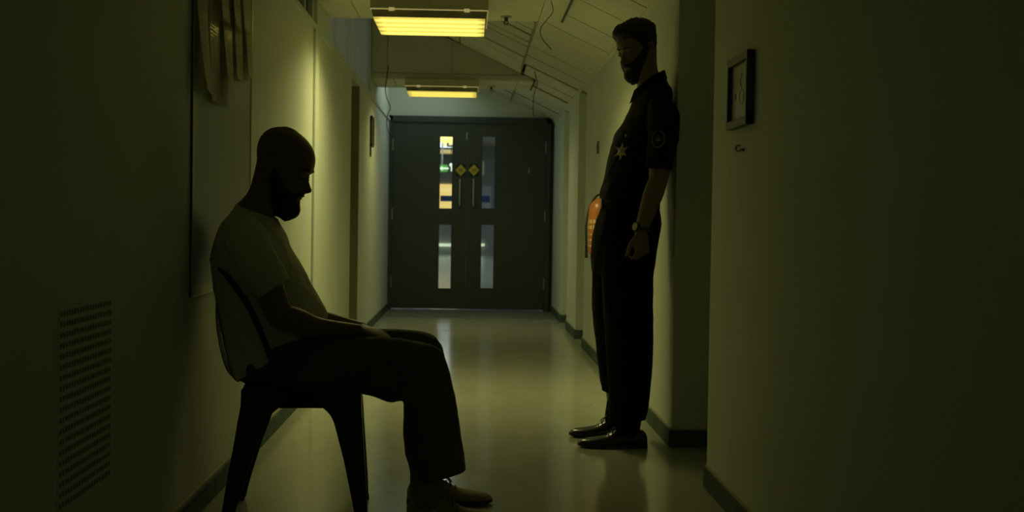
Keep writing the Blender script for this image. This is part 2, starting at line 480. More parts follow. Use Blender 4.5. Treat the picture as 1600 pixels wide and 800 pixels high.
prism(bm, [(-1.3, zc(-1.3) + .05), (1.3, zc(1.3) + .05), (1.3, zc(1.3) + .1), (-1.3, zc(-1.3) + .1)], Y0, YE, 'y')
struct('ceiling_void', bm, M['void'])
# wall angle where the boards meet the right wall
bm = NB(); prism(bm, [(XR - .016, ZT - .004), (XR + .001, ZT - .014), (XR + .001, ZT - .002), (XR - .016, ZT + .008)], Y0, YE, 'y')
struct('trim_3', bm, M['ceil'])

# the two dropped bulkheads that carry the lamps
def bulkhead(name, ya, yb, seams, xr=0.54):
    top = 0.03
    bm = NB()
    prism(bm, [(XL, ZF), (xr, ZF), (xr - .02, zc(xr - .02) - .004), (XL, zc(XL) - .004)], ya + .012, yb - .012, 'y')
    o = struct(name, bm, M['panel'])
    bm = NB()
    n = len(seams) - 1
    for (s0, s1) in zip(seams[:-1], seams[1:]):                   # upright boards of the near face
        for yy in (ya, yb - .012):
            prism(bm, [(s0 + .003, ZF + .045), (s1 - .003, ZF + .045), (s1 - .003, zc(s1) - .006), (s0 + .003, zc(s0) - .006)], yy, yy + 0.012, 'y')
    obj('face_boards', bm, M['panel'], o)
    bm = NB()                                                     # edge battens
    for yy in (ya - .004, yb - .012):
        box(bm, XL, xr - .03, yy, yy + .016, ZF, ZF + .04)
    obj('edge_batten', bm, M['panel'], o)
    bm = NB()                                                     # ceiling tiles of the underside
    xs = [XL, -0.69, -0.33, 0.02, 0.395, xr]
    ys = [ya, ya + (yb - ya) * .48, yb]
    for x0, x1 in zip(xs[:-1], xs[1:]):
        for y0, y1 in zip(ys[:-1], ys[1:]):
            box(bm, x0 + .003, x1 - .003, y0 + .003, y1 - .003, ZF - .008, ZF + .001)
    obj('soffit_tiles', bm, M['ceil'], o)
    bm = NB(); box(bm, xr - .006, xr + .008, ya, yb, ZF - .01, ZF + .012)
    obj('edge_angle', bm, M['framepaint'], o)
bulkhead('ceiling_bulkhead', 6.9, 8.06, [XL, -.74, -.18, 0.33])
bulkhead('ceiling_bulkhead.001', 11.48, 12.26, [XL, -.74, -.18, 0.33])

# ================================================================== LAMPS
def ceiling_lamp(y0, y1, xc, label, strength, n, H=.15, W=.31, power=20):
    t = empty('ceiling_light', (xc, (y0 + y1) / 2, ZF - .008))
    tag(t, label, 'ceiling light', 'fluorescent lamps under the bulkheads')
    L = (y1 - y0) / 2
    Hh = H - .052
    bm = NB(); box(bm, -W - .004, W + .004, -L - .004, L + .004, -Hh, 0, .004)
    obj('housing', bm, M['lamp_box'], t)
    bm = NB()
    for sx in (-1, 1): box(bm, sx * W - .003, sx * W + .003, -L, L, -Hh - .005, -Hh + .0005)
    for sy in (-1, 1): box(bm, -W, W, sy * L - .003, sy * L + .003, -Hh - .005, -Hh + .0005)
    obj('tray_edge', bm, M['lamp_rim'], t)
    bm = NB()                                                     # tray sides taper a little
    o = []
    w2, l2 = W - .012, L - .004
    for (xa, ya, xb, yb) in ((-W, -L, W, -L), (W, -L, W, L), (W, L, -W, L), (-W, L, -W, -L)):
        s = w2 / W; q = l2 / L
        vs = [bm.verts.new(p) for p in ((xa, ya, -Hh - .004), (xb, yb, -Hh - .004), (xb * s, yb * q, -H + .008), (xa * s, ya * q, -H + .008))]
        vs2 = [bm.verts.new((v.co.x * .985, v.co.y * .985, v.co.z)) for v in vs]
        bm.faces.new(vs); bm.faces.new(vs2[::-1])
        for i in range(4): bm.faces.new((vs[i], vs[(i + 1) % 4], vs2[(i + 1) % 4], vs2[i]))
    obj('diffuser_side', bm, M['lamp_side'], t)
    bm = NB(); box(bm, -w2, w2, -l2, l2, -H, -H + .009, .003)
    obj('diffuser', bm, lamp_panel_material('glowing_diffuser_%d' % n, strength), t)
    for sx in (-.2, .2): obj('clip', boxes([(sx - .015, sx + .015, -L - .008, -L + .002, -Hh - .012, -Hh + .006)]), M['lamp_rim'], t)
    # the prismatic tray throws most of its light downwards
    l = area('lamp_light', (xc, (y0 + y1) / 2, ZF - .008 - H - .004), (0, 0, 0), (2 * W - .06, 2 * L - .06), power, LAMP_LIGHT)
    l.data.spread = math.radians(152)
ceiling_lamp(7.02, 7.66, -0.235, 'nearer glowing fluorescent box lamp, the bigger one at the top', LAMP_STRENGTH[0], 1, .155, .31, LAMP_POWER[0])
ceiling_lamp(11.42, 11.88, -0.265, 'farther glowing fluorescent box lamp just above the end doors', LAMP_STRENGTH[1], 2, .115, .315, LAMP_POWER[1])

# ================================================================== END DOORS
t = struct('trim_4', boxes([(DX0, DX0 + .045, YE - .05, YE + .12, 0, DZ), (DX1 - .045, DX1, YE - .05, YE + .12, 0, DZ), (DX0, DX1, YE - .05, YE + .12, DZ - .06, DZ)]), M['framepaint'])
YD = YE - 0.02
def px_x(u, v, Y): return at(u, v, Y).x
mid = at(729, 330, YD).x
def leaf(name, x0, x1, pane_u, hu, hinge_x, sign_u, handle_label):
    zb, zt = 0.018, DZ - .065
    za, zbb = [(at(pane_u[0], v, YD).z) for v in (213, 326)]
    zc_, zd = [(at(pane_u[0], v, YD).z) for v in (350.5, 451)]
    pa = at(pane_u[0], 330, YD).x; pb = at(pane_u[1], 330, YD).x
    y0, y1 = YD, YD + 0.045
    bm = boxes([(x0, pa, y0, y1, zb, zt), (pb, x1, y0, y1, zb, zt), (pa, pb, y0, y1, za, zt), (pa, pb, y0, y1, zc_, zbb), (pa, pb, y0, y1, zb, zd)])
    bmesh.ops.remove_doubles(bm, verts=bm.verts[:], dist=1e-5)
    d = struct(name, bm, M['doorpaint'])
    for (z0, z1) in ((zbb, za), (zd, zc_)):
        g = obj('glass_pane', boxes([(pa, pb, YD + .018, YD + .024, z0, z1)]), M['glass'], d)
        bm = boxes([(pa - .006, pa + .004, y0 - .004, y0 + .012, z0 - .006, z1 + .006), (pb - .004, pb + .006, y0 - .004, y0 + .012, z0 - .006, z1 + .006),
                    (pa, pb, y0 - .004, y0 + .012, z1 - .004, z1 + .006), (pa, pb, y0 - .004, y0 + .012, z0 - .006, z0 + .004)])
        obj('pane_bead', bm, M['framepaint'], d)
    hz0, hz1 = at(hu, 323, YD).z, at(hu, 279, YD).z
    hx = at(hu, 300, YD).x
    bm = NB()
    tube(bm, [(hx, y0, hz1 - .02), (hx, y0 - .045, hz1 - .012), (hx, y0 - .05, hz1 - .04), (hx, y0 - .05, hz0 + .04), (hx, y0 - .045, hz0 + .012), (hx, y0, hz0 + .02)], 0.009, n=10, sub=4)
    tag(obj('pull_handle', bm, M['steel'], d, True), 'pale steel bar handle')
    s = at(sign_u, 266, YD)
    q = obj('sign_plate', boxes([(s.x - .052, s.x + .052, y0 - .006, y0, s.z - .066, s.z + .066)]), M['black'], d)
    bm = NB(); r = 0.062
    prism(bm, [(s.x, s.z - r), (s.x + .058, s.z), (s.x, s.z + r), (s.x - .058, s.z)], y0 - .009, y0 - .006, 'y')
    dia = obj('yellow_diamond', bm, M['yellow'], q)
    bm = NB()
    for k, wd in ((-.012, .022), (0.0, .03), (0.012, .022)): box(bm, s.x - wd, s.x + wd, y0 - .0105, y0 - .009, s.z + k - .003, s.z + k + .003)
    obj('sign_print', bm, M['signgrey'], q)
    for z in (0.30, 1.03, 1.77): obj('hinge', boxes([(hinge_x - .007, hinge_x + .007, y0 - .008, y0 + .002, z - .06, z + .06)], .002), M['steel'], d)
    return d
dl = leaf('door_1', DX0 + .047, mid - .0004, (686, 706), 718.3, DX0 + .046, 720, '')
dr = leaf('door_2', mid + .0004, DX1 - .047, (752, 772.5), 739.6, DX1 - .046, 740.5, '')
obj('flush_bolt', boxes([(mid - .014, mid - .004, YD - .006, YD + .002, 1.83, 1.91)], .002), M['steel'], dl)
p = at(826, 266, YD)
bm = NB(); tube(bm, [(p.x, YD - .004, p.z - .03), (p.x + .004, YD - .006, p.z), (p.x + .006, YD - .004, p.z + .028)], .005, n=8)
obj('door_hook', bm, M['steel'], dr, True)

# ================================================================== HALL BEYOND THE DOORS
YH = 38.0
struct('wall_hall_left', boxes([(-1.9, -1.8, YE + .2, YH, 0, 3.1)]), M['hallwall'])
struct('wall_hall_right', boxes([(1.8, 1.9, YE + .2, YH, 0, 3.1)]), M['hallwall'])
struct('wall_hall_far', boxes([(-1.9, 1.9, YH, YH + .1, 0, 3.1)]), M['hallwall'])
struct('ceiling_hall', boxes([(-1.9, 1.9, YE + .2, YH, 3.1, 3.2)]), M['hallceil'])
struct('wall_hall_near', boxes([(-1.9, DX0, YE + .12, YE + .21, 0, 3.1), (DX1, 1.9, YE + .12, YE + .21, 0, 3.1), (DX0, DX1, YE + .2, YE + .21, DZ, 3.1)]), M['hallwall'])
def pbox(u0, u1, v0, v1, Y, th=0.04):
    a = at(u0, v1, Y); b = at(u1, v0, Y)
    return (a.x, b.x, Y, Y + th, a.z, b.z)
t = tag(obj('hall_light', boxes([pbox(672, 716, 213, 219.5, 22, .5)], .01), M['halllamp']), 'bright yellow strip light seen through top of the left door pane', 'ceiling light')
a = pbox(672, 716, 213, 219.5, 22)
obj('hanger', boxes([(a[0] + .05, a[0] + .065, 22.2, 22.22, a[5], 3.1)]), M['steel'], t)
obj('hanger', boxes([(a[1] - .065, a[1] - .05, 22.2, 22.22, a[5], 3.1)]), M['steel'], t)
t = tag(obj('hall_light', boxes([pbox(670, 716, 234, 238.5, 30, .5)], .01), M['halllampdim']), 'dim tan strip light seen below the bright one in the left door pane', 'ceiling light')
a = pbox(670, 716, 234, 238.5, 30)
obj('hanger', boxes([(a[0] + .05, a[0] + .065, 30.2, 30.22, a[5], 3.1)]), M['steel'], t)
obj('hanger', boxes([(a[1] - .065, a[1] - .05, 30.2, 30.22, a[5], 3.1)]), M['steel'], t)
a = pbox(692, 708, 219.8, 228.5, 22.8)
t = tag(obj('hanging_sign', boxes([a], .006), M['palesign']), 'pale lit hanging sign with dark lettering behind the left door pane', 'sign')
bm = NB()
cx0 = a[0] + .03; cz0 = (a[4] + a[5]) / 2
for dx, dz, w_, h_ in ((.04, 0, .03, .12), (.07, .045, .07, .03), (.07, -.045, .07, .03), (.17, 0, .03, .12), (.20, -.045, .06, .03), (.20, .05, .05, .02)):
    box(bm, cx0 + dx, cx0 + dx + w_, 22.79, 22.8, cz0 + dz - h_ / 2, cz0 + dz + h_ / 2)
obj('sign_lettering', bm, M['framepaint'], t)
obj('hanger', boxes([(a[0] + .08, a[0] + .095, 22.81, 22.825, a[5], 3.1)]), M['steel'], t)
obj('hanger', boxes([(a[1] - .095, a[1] - .08, 22.81, 22.825, a[5], 3.1)]), M['steel'], t)
a = pbox(682, 699.5, 257.5, 268.5, 24)
t = tag(obj('exit_sign', boxes([a], .006), M['exitgreen']), 'green lit exit sign seen through the left door pane', 'sign')
bm = NB(); cz0 = (a[4] + a[5]) / 2
prism(bm, [(a[0] + .05, cz0), (a[0] + .11, cz0 + .045), (a[0] + .11, cz0 + .018), (a[0] + .22, cz0 + .018), (a[0] + .22, cz0 - .018), (a[0] + .11, cz0 - .018), (a[0] + .11, cz0 - .045)], 23.99, 24.0, 'y')
box(bm, a[0] + .26, a[0] + .30, 23.99, 24.0, cz0 - .05, cz0 + .03)
obj('exit_arrow', bm, M['exitwhite'], t)
obj('hanger', boxes([(a[0] + .1, a[0] + .115, 24.01, 24.025, a[5], 3.1)]), M['steel'], t)
obj('hanger', boxes([(a[1] - .115, a[1] - .1, 24.01, 24.025, a[5], 3.1)]), M['steel'], t)
p = at(705, 258, 24.4)
bm = NB(); ball(bm, p, .035)
t = tag(obj('pendant_lamp', bm, M['exitwhite'], None, True), 'small round white lamp beside the green exit sign', 'lamp')
bm = NB(); cyl(bm, (p.x, p.y, p.z + .03), (p.x, p.y, 3.1), .008); obj('cable', bm, M['blackwire'], t)
a = pbox(676, 716, 288, 330, YH - .05, .05)
t = tag(obj('wall_panel', boxes([a], .01), M['hallyellow']), 'glowing yellow wall panel with blue band at the hall end', 'panel')
b_ = pbox(688, 716, 306, 314.5, YH - .06, .012); obj('blue_band', boxes([b_]), M['blue'], t)
b_ = pbox(676, 716, 296, 297.5, YH - .06, .012); obj('seam', boxes([b_]), M['palesign'], t)
a = pbox(742, 768.5, 290, 330, YH - .05, .05)
t = tag(obj('wall_panel', boxes([a], .01), M['hallgrey']), 'pale grey wall panel with blue band behind the right door pane', 'panel')
b_ = pbox(742, 765.5, 306, 316, YH - .06, .012); obj('blue_band', boxes([b_]), M['blue'], t)
a = pbox(660, 712, 381, 384.5, YH - .1, .1); b_ = pbox(744, 757, 381, 384.5, YH - .1, .1)  # plain strips with the bright line put in as glow
tag(obj('glow_strip', boxes([a], .005), M['exitwhite']), 'low bright strip along the hall end wall, left door pane', 'rail')
tag(obj('glow_strip', boxes([b_], .005), M['exitwhite']), 'short low bright strip on the hall end wall, right door pane', 'rail')

# ================================================================== THINGS ON THE WALLS
# perforated vent low on the left wall
y0, y1 = 2.84, 3.245
t = empty('wall_vent', (XL, (y0 + y1) / 2, 0.541))
tag(t, 'flush perforated air vent low on the dark left wall', 'vent')
NR, NCOL = 19, 20
z1v, z0v = 0.775, 0.335
ph = (z1v - z0v) / NR; pw = (y1 - y0) / NCOL
bm = NB()
Lx = 0.0024
hgt = NR * ph
for r in range(NR + 1):
    zc0 = z0v + r * ph - .55
    box(bm, 0, Lx, -(y1 - y0) / 2 - .006, (y1 - y0) / 2 + .006, zc0 - ph * .23, zc0 + ph * .23)
for c in range(NCOL + 1):
    yc = -(y1 - y0) / 2 + c * pw
    box(bm, 0, Lx - .0003, yc - pw * .19, yc + pw * .19, z0v - .55, z1v - .55)
obj('grille', bm, M['wall'], t)
obj('dark_backing', boxes([(0, .0006, -(y1 - y0) / 2, (y1 - y0) / 2, z0v - .55, z1v - .55)]), M['void2'], t)

# noticeboard with papers
by0, by1, bz0, bz1 = 4.14, 5.24, 0.715, 1.95
t = empty('noticeboard', (XL, (by0 + by1) / 2, bz0))
tag(t, 'grey noticeboard in pale metal frame on the left wall behind seated man', 'noticeboard')
hl, hh = (by1 - by0) / 2, bz1 - bz0
obj('panel', boxes([(0, .006, -hl, hl, 0, hh)]), M['board'], t)
bm = boxes([(0, .009, -hl, -hl + .022, 0, hh), (0, .009, hl - .022, hl, 0, hh), (0, .0088, -hl, hl, 0, .03), (0, .0088, -hl, hl, hh - .03, hh)], .002)
obj('frame', bm, M['alu'], t)
def paper(name, yc, ztop, wd, ht, curl, lean, off, label, twist=0.0):
    """a sheet pinned at its top, its foot curling off the board"""
    bm = NB()
    NX, NZ = 8, 18
    g = []
    for j in range(NZ + 1):
        row = []
        s = j / NZ
        for i in range(NX + 1):
            q = i / NX - .5
            x = .0135 + off + curl * s * s + twist * q * s + abs(twist) * .5 * s
            row.append(bm.verts.new((x, yc + q * wd + lean * s, ztop - s * ht)))
        g.append(row)
    for j in range(NZ):
        for i in range(NX): bm.faces.new((g[j][i], g[j][i + 1], g[j + 1][i + 1], g[j + 1][i]))
    bmesh.ops.solidify(bm, geom=bm.faces[:], thickness=.0008)
    o = obj(name, bm, M['paper'], None, True)
    o.location = (XL - .004, 0, 0)
    tag(o, label, 'paper', 'papers pinned to the noticeboard')
    bm = NB(); rr = random.Random(int(yc * 1000))
    for k in range(22):
        s0 = .08 + k * .034
        L_ = wd * rr.uniform(.4, .8)
        def xx(s, q): return .0152 + off + curl * s * s + twist * q * s + abs(twist) * .5 * s
        if k % 7 == 6: continue
        n_ = 6
        pr = None
        for i in range(n_):
            qa = -.4 + (L_ / wd) * i / n_; qb = -.4 + (L_ / wd) * (i + 1) / n_
            v4 = [bm.verts.new((xx(s, q), yc + q * wd + lean * s, ztop - s * ht)) for s, q in ((s0, qa), (s0, qb), (s0 + .008, qb), (s0 + .008, qa))]
            bm.faces.new(v4)
    obj('printed_lines', bm, M['ink'], o)
    return o
paper('paper_sheet', 4.235, 1.70, .20, .335, .018, .0, .004, 'leftmost big sheet of paper curling at the noticeboard edge', -.022)
paper('paper_sheet', 4.450, 1.72, .21, .37, .006, .0, .000, 'paper sheet hanging behind the leftmost sheet on the noticeboard', -.012)
paper('paper_sheet', 4.675, 1.655, .20, .295, .012, -.01, .005, 'lowest hanging paper sheet, under the dark curled edge', -.025)
paper('paper_sheet', 4.895, 1.775, .20, .300, .006, .0, .001, 'paper sheet with text rows, right of the dark gap', -.012)
paper('paper_sheet', 5.105, 1.80, .19, .297, .010, .0, .001, 'rightmost paper sheet at the far noticeboard edge', -.015)
paper('paper_sheet', 4.545, 1.93, .205, .300, .010, .0, .010, 'upper taped sheet between the leftmost sheet and the dark curled edge', -.012)
paper('paper_sheet', 4.770, 1.93, .200, .285, .012, .0, .010, 'upper taped sheet directly above the lowest hanging sheet', -.012)
paper('paper_sheet', 4.985, 1.93, .200, .270, .008, .0, .010, 'upper taped sheet above the two right-hand noticeboard sheets', -.010)
bm = NB()
box(bm, .016, .05, 4.16, 4.29, 1.675, 1.71, .006); 
o = obj('bulldog_clip', bm, M['black']); o.location = (XL + .0, 0, 0)
bm = NB(); tube(bm, [(.05, 4.20, 1.70), (.065, 4.20, 1.73), (.065, 4.25, 1.73), (.05, 4.25, 1.70)], .003, n=8); obj('clip_lever', bm, M['black'], o, True)
tag(o, 'black clip at the top of the leftmost noticeboard sheet', 'clip')

# framed picture and bent wire on the right wall
ya, yb, za, zb = 4.11, 4.425, 1.288, 1.522
t = empty('picture_frame', (XR, (ya + yb) / 2, za)); tag(t, 'small dark framed picture on the near right wall', 'picture')
hw, hh = (yb - ya) / 2, zb - za
fw = .026; th = .026
bm = boxes([(-th, 0, -hw, -hw + fw * .55, 0, hh), (-th, 0, hw - fw * .55, hw, 0, hh), (-th + .0005, 0, -hw, hw, 0, fw), (-th + .0005, 0, -hw, hw, hh - fw, hh)], .002)
fr = obj('frame', bm, M['pframe'], t)
obj('print', boxes([(-.012, -.001, -hw + .01, hw - .01, .02, hh - .02)]), M['pmat'], t)
bm = NB()
rng = [(-.0128, -.022 + .034 * math.cos(a) * 1.0, .098 + .024 * math.sin(a)) for a in np.linspace(0, 2 * PI, 25)]
tube(bm, rng, .0036, n=8, sub=1, flat=((1, 0, 0), .2))
tube(bm, [(-.0128, -.01, .13), (-.0128, .0, .15), (-.0128, -.02, .175)], .0015, n=6)
tube(bm, [(-.0128, .075, .095), (-.0128, .072, .115)], .0025, n=6)
obj('ring_drawing', bm, M['pring'], t, True)
bm = NB()
w0 = [at(u, v, Yw) for u, v, Yw in ((1147, 227, 4.30), (1142, 227.5, 4.34), (1140, 231, 4.355), (1142.5, 235.5, 4.34), (1147, 236, 4.30), (1150, 233, 4.27), (1153, 234, 4.245))]
w0 = [(XR - .005, p.y, p.z) for p in w0]
tube(bm, w0, .0022, n=8)
ball(bm, (XR - .004, w0[-1][1], w0[-1][2]), (.004, .007, .005))
tag(obj('wire_hook', bm, M['blackwire'], None, True), 'little bent wire hook on the wall below the framed picture', 'hook')

# frames far down the corridor
t = empty('wall_sign', (XL, 11.5, 1.60)); tag(t, 'narrow dark-framed sign on the left wall near end doors', 'sign')
bm = boxes([(0, .022, -.12, -.10, 0, .26), (0, .022, .10, .12, 0, .26), (0, .0215, -.12, .12, 0, .02), (0, .0215, -.12, .12, .24, .26)])
obj('frame', bm, M['framepaint'], t)
obj('sign_face', boxes([(0, .008, -.11, .11, .01, .25)]), M['white'], t)
o = empty('door_tag', (XL, 11.42, 1.52)); tag(o, 'tiny dark plate below the framed sign on the left wall', 'plate')
obj('plate', boxes([(0, .012, -.03, .03, -.01, .07)], .002), M['framepaint'], o)
obj('plate_face', boxes([(.0118, .013, -.02, .02, 0, .06)]), M['signgrey'], o)
o = empty('light_switch', (XR, 9.15, 1.45)); tag(o, 'slim grey switch plate high on the right wall', 'switch')
obj('switch_plate', boxes([(-.009, 0, -.045, .045, 0, .085)], .002), M['signgrey'], o)
obj('rocker', boxes([(-.013, -.008, -.012, .012, .025, .06)], .001), M['pframe'], o)

# fire extinguisher behind the guard
ex = (XR - .098, 7.90, 0.775)
t = empty('fire_extinguisher', ex); tag(t, 'orange-red fire extinguisher on the right wall behind the standing guard', 'fire extinguisher')
bm = NB()
prof = [(.0, .0), (.05, .0), (.07, .006), (.076, .02), (.076, .25), (.074, .275), (.064, .305), (.045, .328), (.022, .338), (.018, .345), (0, .345)]
rings = [[(max(r, .0005) * math.cos(a), max(r, .0005) * math.sin(a), z) for a in np.linspace(0, 2 * PI, 36, endpoint=False)] for r, z in prof]
rings_to_bm(bm, rings, True)
obj('cylinder', bm, M['red'], t, True)
bm = NB()
cyl(bm, (.01, 0, .34), (.01, 0, .37), .013); box(bm, -.004, .022, -.016, .016, .365, .38, .003)
obj('valve', bm, M['steel'], t)
bm = NB(); tube(bm, [(.01, .0, .38), (.02, -.05, .395), (.03, -.11, .398)], [.007, .007, .006], n=8); tube(bm, [(.01, .0, .372), (.02, -.05, .372), (.03, -.10, .366)], .006, n=8)
obj('lever', bm, M['black'], t, True)
bm = NB(); tube(bm, [(.005, .01, .368), (-.03, .05, .35), (-.07, .055, .27), (-.088, .02, .18), (-.088, .0, .08), (-.086, -.005, -.02)], [.007] * 5 + [.010], n=10)
obj('hose', bm, M['black'], t, True)
bm = NB()
for k in range(5):                                               # white print on the front
    for q in range(3):
        a0 = PI + .15 + q * .33; a1 = a0 + .2
        zz = .19 - k * .035
        v4 = [bm.verts.new((.0768 * math.cos(a), .0768 * math.sin(a), z)) for a, z in ((a0, zz), (a1, zz), (a1, zz + (.022 if k < 2 else .008)), (a0, zz + (.022 if k < 2 else .008)))]
        bm.faces.new(v4)
obj('printed_label', bm, M['label'], t)
obj('wall_bracket', boxes([(.05, .098, -.02, .02, .2, .24), (.09, .098, -.03, .03, .1, .3)]), M['steel'], t)

# sprinklers under the bulkheads and loose wires
def sprinkler(u, v, Y, label):
    p = at(u, v, Y); z = ZF - .008
    t = empty('sprinkler', (p.x, Y, z)); tag(t, label, 'sprinkler', 'sprinkler heads')
    bm = NB(); cyl(bm, (0, 0, 0), (0, 0, -.008), .034, 20); obj('ceiling_rose', bm, M['alu'], t)
    bm = NB(); cyl(bm, (0, 0, -.008), (0, 0, -.03), .011, 12); tube(bm, [(-.009, 0, -.028), (-.012, 0, -.042), (0, 0, -.055)], .003, n=6); tube(bm, [(.009, 0, -.028), (.012, 0, -.042), (0, 0, -.055)], .003, n=6)
    obj('stem', bm, M['blackwire'], t)
    bm = NB(); cyl(bm, (0, 0, -.055), (0, 0, -.058), .014, 12); obj('deflector', bm, M['steel'], t)
sprinkler(791, 22, 7.86, 'small ceiling sprinkler just right of the nearer lamp')
sprinkler(768, 122, 11.95, 'small ceiling sprinkler just right of the farther lamp')
def wire(pts, label, r=.003):
    bm = NB(); tube(bm, [at(*p) for p in pts], r, n=8, sub=6)
    tag(obj('loose_wire', bm, M['blackwire'], None, True), label, 'wire')
wire([(861, 1, 7.25), (864, 18, 7.25), (852, 34, 7.25), (844.5, 45, 7.25), (847, 60, 7.25), (862, 78, 7.25)], 'thin loose wire dangling from the sloping ceiling at upper right', .0022)
wire([(607, 104, 11.33), (605, 117, 11.32), (602, 140, 11.33), (605, 155, 11.7), (610, 168, 12.4), (606, 178, 13.0), (604, 190, 13.3), (606, 204, 13.6), (610, 212, 13.95)], 'loose wire trailing from the far bulkhead down to the left door jamb', .004)
wire([(836, 111, 10.85), (837, 120, 10.85), (840, 130, 10.85), (835, 145, 10.85), (833, 165, 10.85), (833.5, 182, 10.85)], 'thin wire hanging above the right end door', .003)
#PEOPLE
# ================================================================== PEOPLE
def sstep(a, b, x):
    t = np.clip((x - a) / (b - a), 0, 1); return t * t * (3 - 2 * t)
HROWS = np.array([  # z, front, back, half width; the face looks along +x
    (0.000, .066, .000, .022), (0.007, .083, -.020, .034), (0.024, .090, -.042, .047), (0.045, .086, -.054, .055),
    (0.060, .090, -.060, .060), (0.080, .089, -.066, .064), (0.105, .087, -.076, .068), (0.125, .086, -.086, .0715),
    (0.140, .093, -.094, .0735), (0.160, .095, -.100, .0755), (0.182, .089, -.1005, .0755), (0.203, .073, -.093, .071),
    (0.220, .050, -.078, .061), (0.233, .018, -.055, .042), (0.239, -.012, -.036, .018), (0.240, -.020, -.026, .004)])
def head_xyz(z, th):
    """point on the face/skull surface; arrays allowed"""
    def ip(c):
        zz = HROWS[:, 0]
        x = np.interp(z, zz, HROWS[:, c])
        d = 0.006
        return 0.25 * np.interp(z - d, zz, HROWS[:, c]) + 0.5 * x + 0.25 * np.interp(z + d, zz, HROWS[:, c])
    xf, xb, hw = ip(1), ip(2), ip(3)
    xc = np.where(xf > xb, np.minimum(-0.012, xf - .01), 0)
    xc = np.maximum(xc, xb + .004)
    cs, sn = np.cos(th), np.sin(th)
    p = 0.9
    ax = np.where(cs >= 0, xf - xc, xc - xb)
    x = xc + ax * np.sign(cs) * np.abs(cs) ** p
    y = hw * np.sign(sn) * np.abs(sn) ** p
    fr = (cs > 0) * np.clip(cs * 1.6, 0, 1)
    g = lambda v, m, s: np.exp(-((v - m) / s) ** 2)
    nz = np.interp(z, [.070, .077, .083, .090, .098, .112, .126, .136], [0, .007, .022, .032, .028, .016, .005, 0])
    ns = np.interp(z, [.077, .085, .1, .13], [.014, .0135, .0105, .0085])
    x = x + fr * nz * g(y, 0, ns)
    ay = np.abs(y)
    x = x - fr * .011 * g(ay, .030, .015) * g(z, .1255, .010)
    x = x + fr * .005 * g(ay, .031, .008) * g(z, .124, .006)
    x = x + fr * .005 * g(ay, .028, .020) * g(z, .142, .007)
    x = x + fr * (.006 * g(y, 0, .020) * g(z, .063, .005) + .006 * g(y, 0, .018) * g(z, .051, .0055) - .003 * g(y, 0, .022) * g(z, .0572, .0022))
    x = x + fr * .006 * g(y, 0, .016) * g(z, .022, .012)
    x = x + fr * .003 * g(ay, .042, .016) * g(z, .098, .014)
    return np.stack([x, y, z + 0 * x], -1)
def head_solid(bm, Mx):
    zs = np.concatenate([np.linspace(0.0, .232, 78), [.235, .2375, .239, .24]])
    th = np.linspace(0, 2 * PI, 96, endpoint=False)
    rings = []
    for z in zs:
        P = head_xyz(np.full_like(th, z), th)
        rings.append([Mx @ Vector(p) for p in P])
    rings_to_bm(bm, rings, True)
    for s in (-1, 1):                                            # lowered eyelids over the eyeballs
        ball(bm, Mx @ Vector((.0725, s * .031, .1235)), .0132)
    for s in (-1, 1):                                            # ears
        pts = [(-.012, .071, .088), (-.016, .078, .098), (-.026, .083, .116), (-.030, .084, .132), (-.022, .082, .143), (-.010, .077, .142), (-.006, .073, .131)]
        tube(bm, [Mx @ Vector((x, s * y, z)) for x, y, z in pts], [.007, .0075, .006, .006, .006, .0055, .004], n=10, sub=4)
        ball(bm, Mx @ Vector((-.017, s * .075, .114)), (.013, .004, .024), Mx.to_3x3().normalized())
        ball(bm, Mx @ Vector((-.006, s * .072, .112)), (.006, .005, .008), Mx.to_3x3().normalized())
def shell(Mx, weight, thick, name, m, parent, seed=0, rough=.002):
    """hair or beard growing from the head surface where weight(z, theta, y) is above zero"""
    zs = np.linspace(0.0, .2395, 110); th = np.linspace(-PI, PI, 161)[:-1]
    Z, T = np.meshgrid(zs, th, indexing='ij')
    P = head_xyz(Z, T)
    dz = head_xyz(np.clip(Z + .002, 0, .24), T) - head_xyz(np.clip(Z - .002, 0, .24), T)
    dt = head_xyz(Z, T + .02) - head_xyz(Z, T - .02)
    N = np.cross(dt, dz); N /= np.linalg.norm(N, axis=-1, keepdims=True) + 1e-9
    N[:4] = N[:4] * .4 + np.array([0, 0, -.8])
    N[-3:] = np.array([0, 0, 1.0])
    W = weight(Z, T, P)
    Tk = thick(Z, T, P)
    bm = NB(); vs = {}
    def vert(i, j):
        j %= len(th)
        if (i, j) not in vs:
            w = W[i, j]
            q = P[i, j] + N[i, j] * (Tk[i, j] * w - .003 * (1 - w))
            nn = noise.noise(Vector(q * 160 + seed)) * rough + noise.noise(Vector(q * 60 + seed)) * rough
            q = q + N[i, j] * nn * w
            vs[(i, j)] = bm.verts.new(Mx @ Vector(q))
        return vs[(i, j)]
    for i in range(len(zs) - 1):
        for j in range(len(th)):
            js = (j + 1) % len(th)
            if max(W[i, j], W[i + 1, j], W[i, js], W[i + 1, js]) > .02:
                bm.faces.new((vert(i, j), vert(i, j + 1), vert(i + 1, j + 1), vert(i + 1, j)))
    for ii, flag in ((0, 0), (len(zs) - 1, 1)):
        if W[ii].max() > .02:
            ring = [vert(ii, j) for j in range(len(th))]
            if all(W[ii] > .0):
                c = bm.verts.new(sum((v.co for v in ring), Vector()) / len(ring))
                for j in range(len(th)): bm.faces.new((ring[j], ring[(j + 1) % len(th)], c))
    return obj(name, bm, m, parent, True)
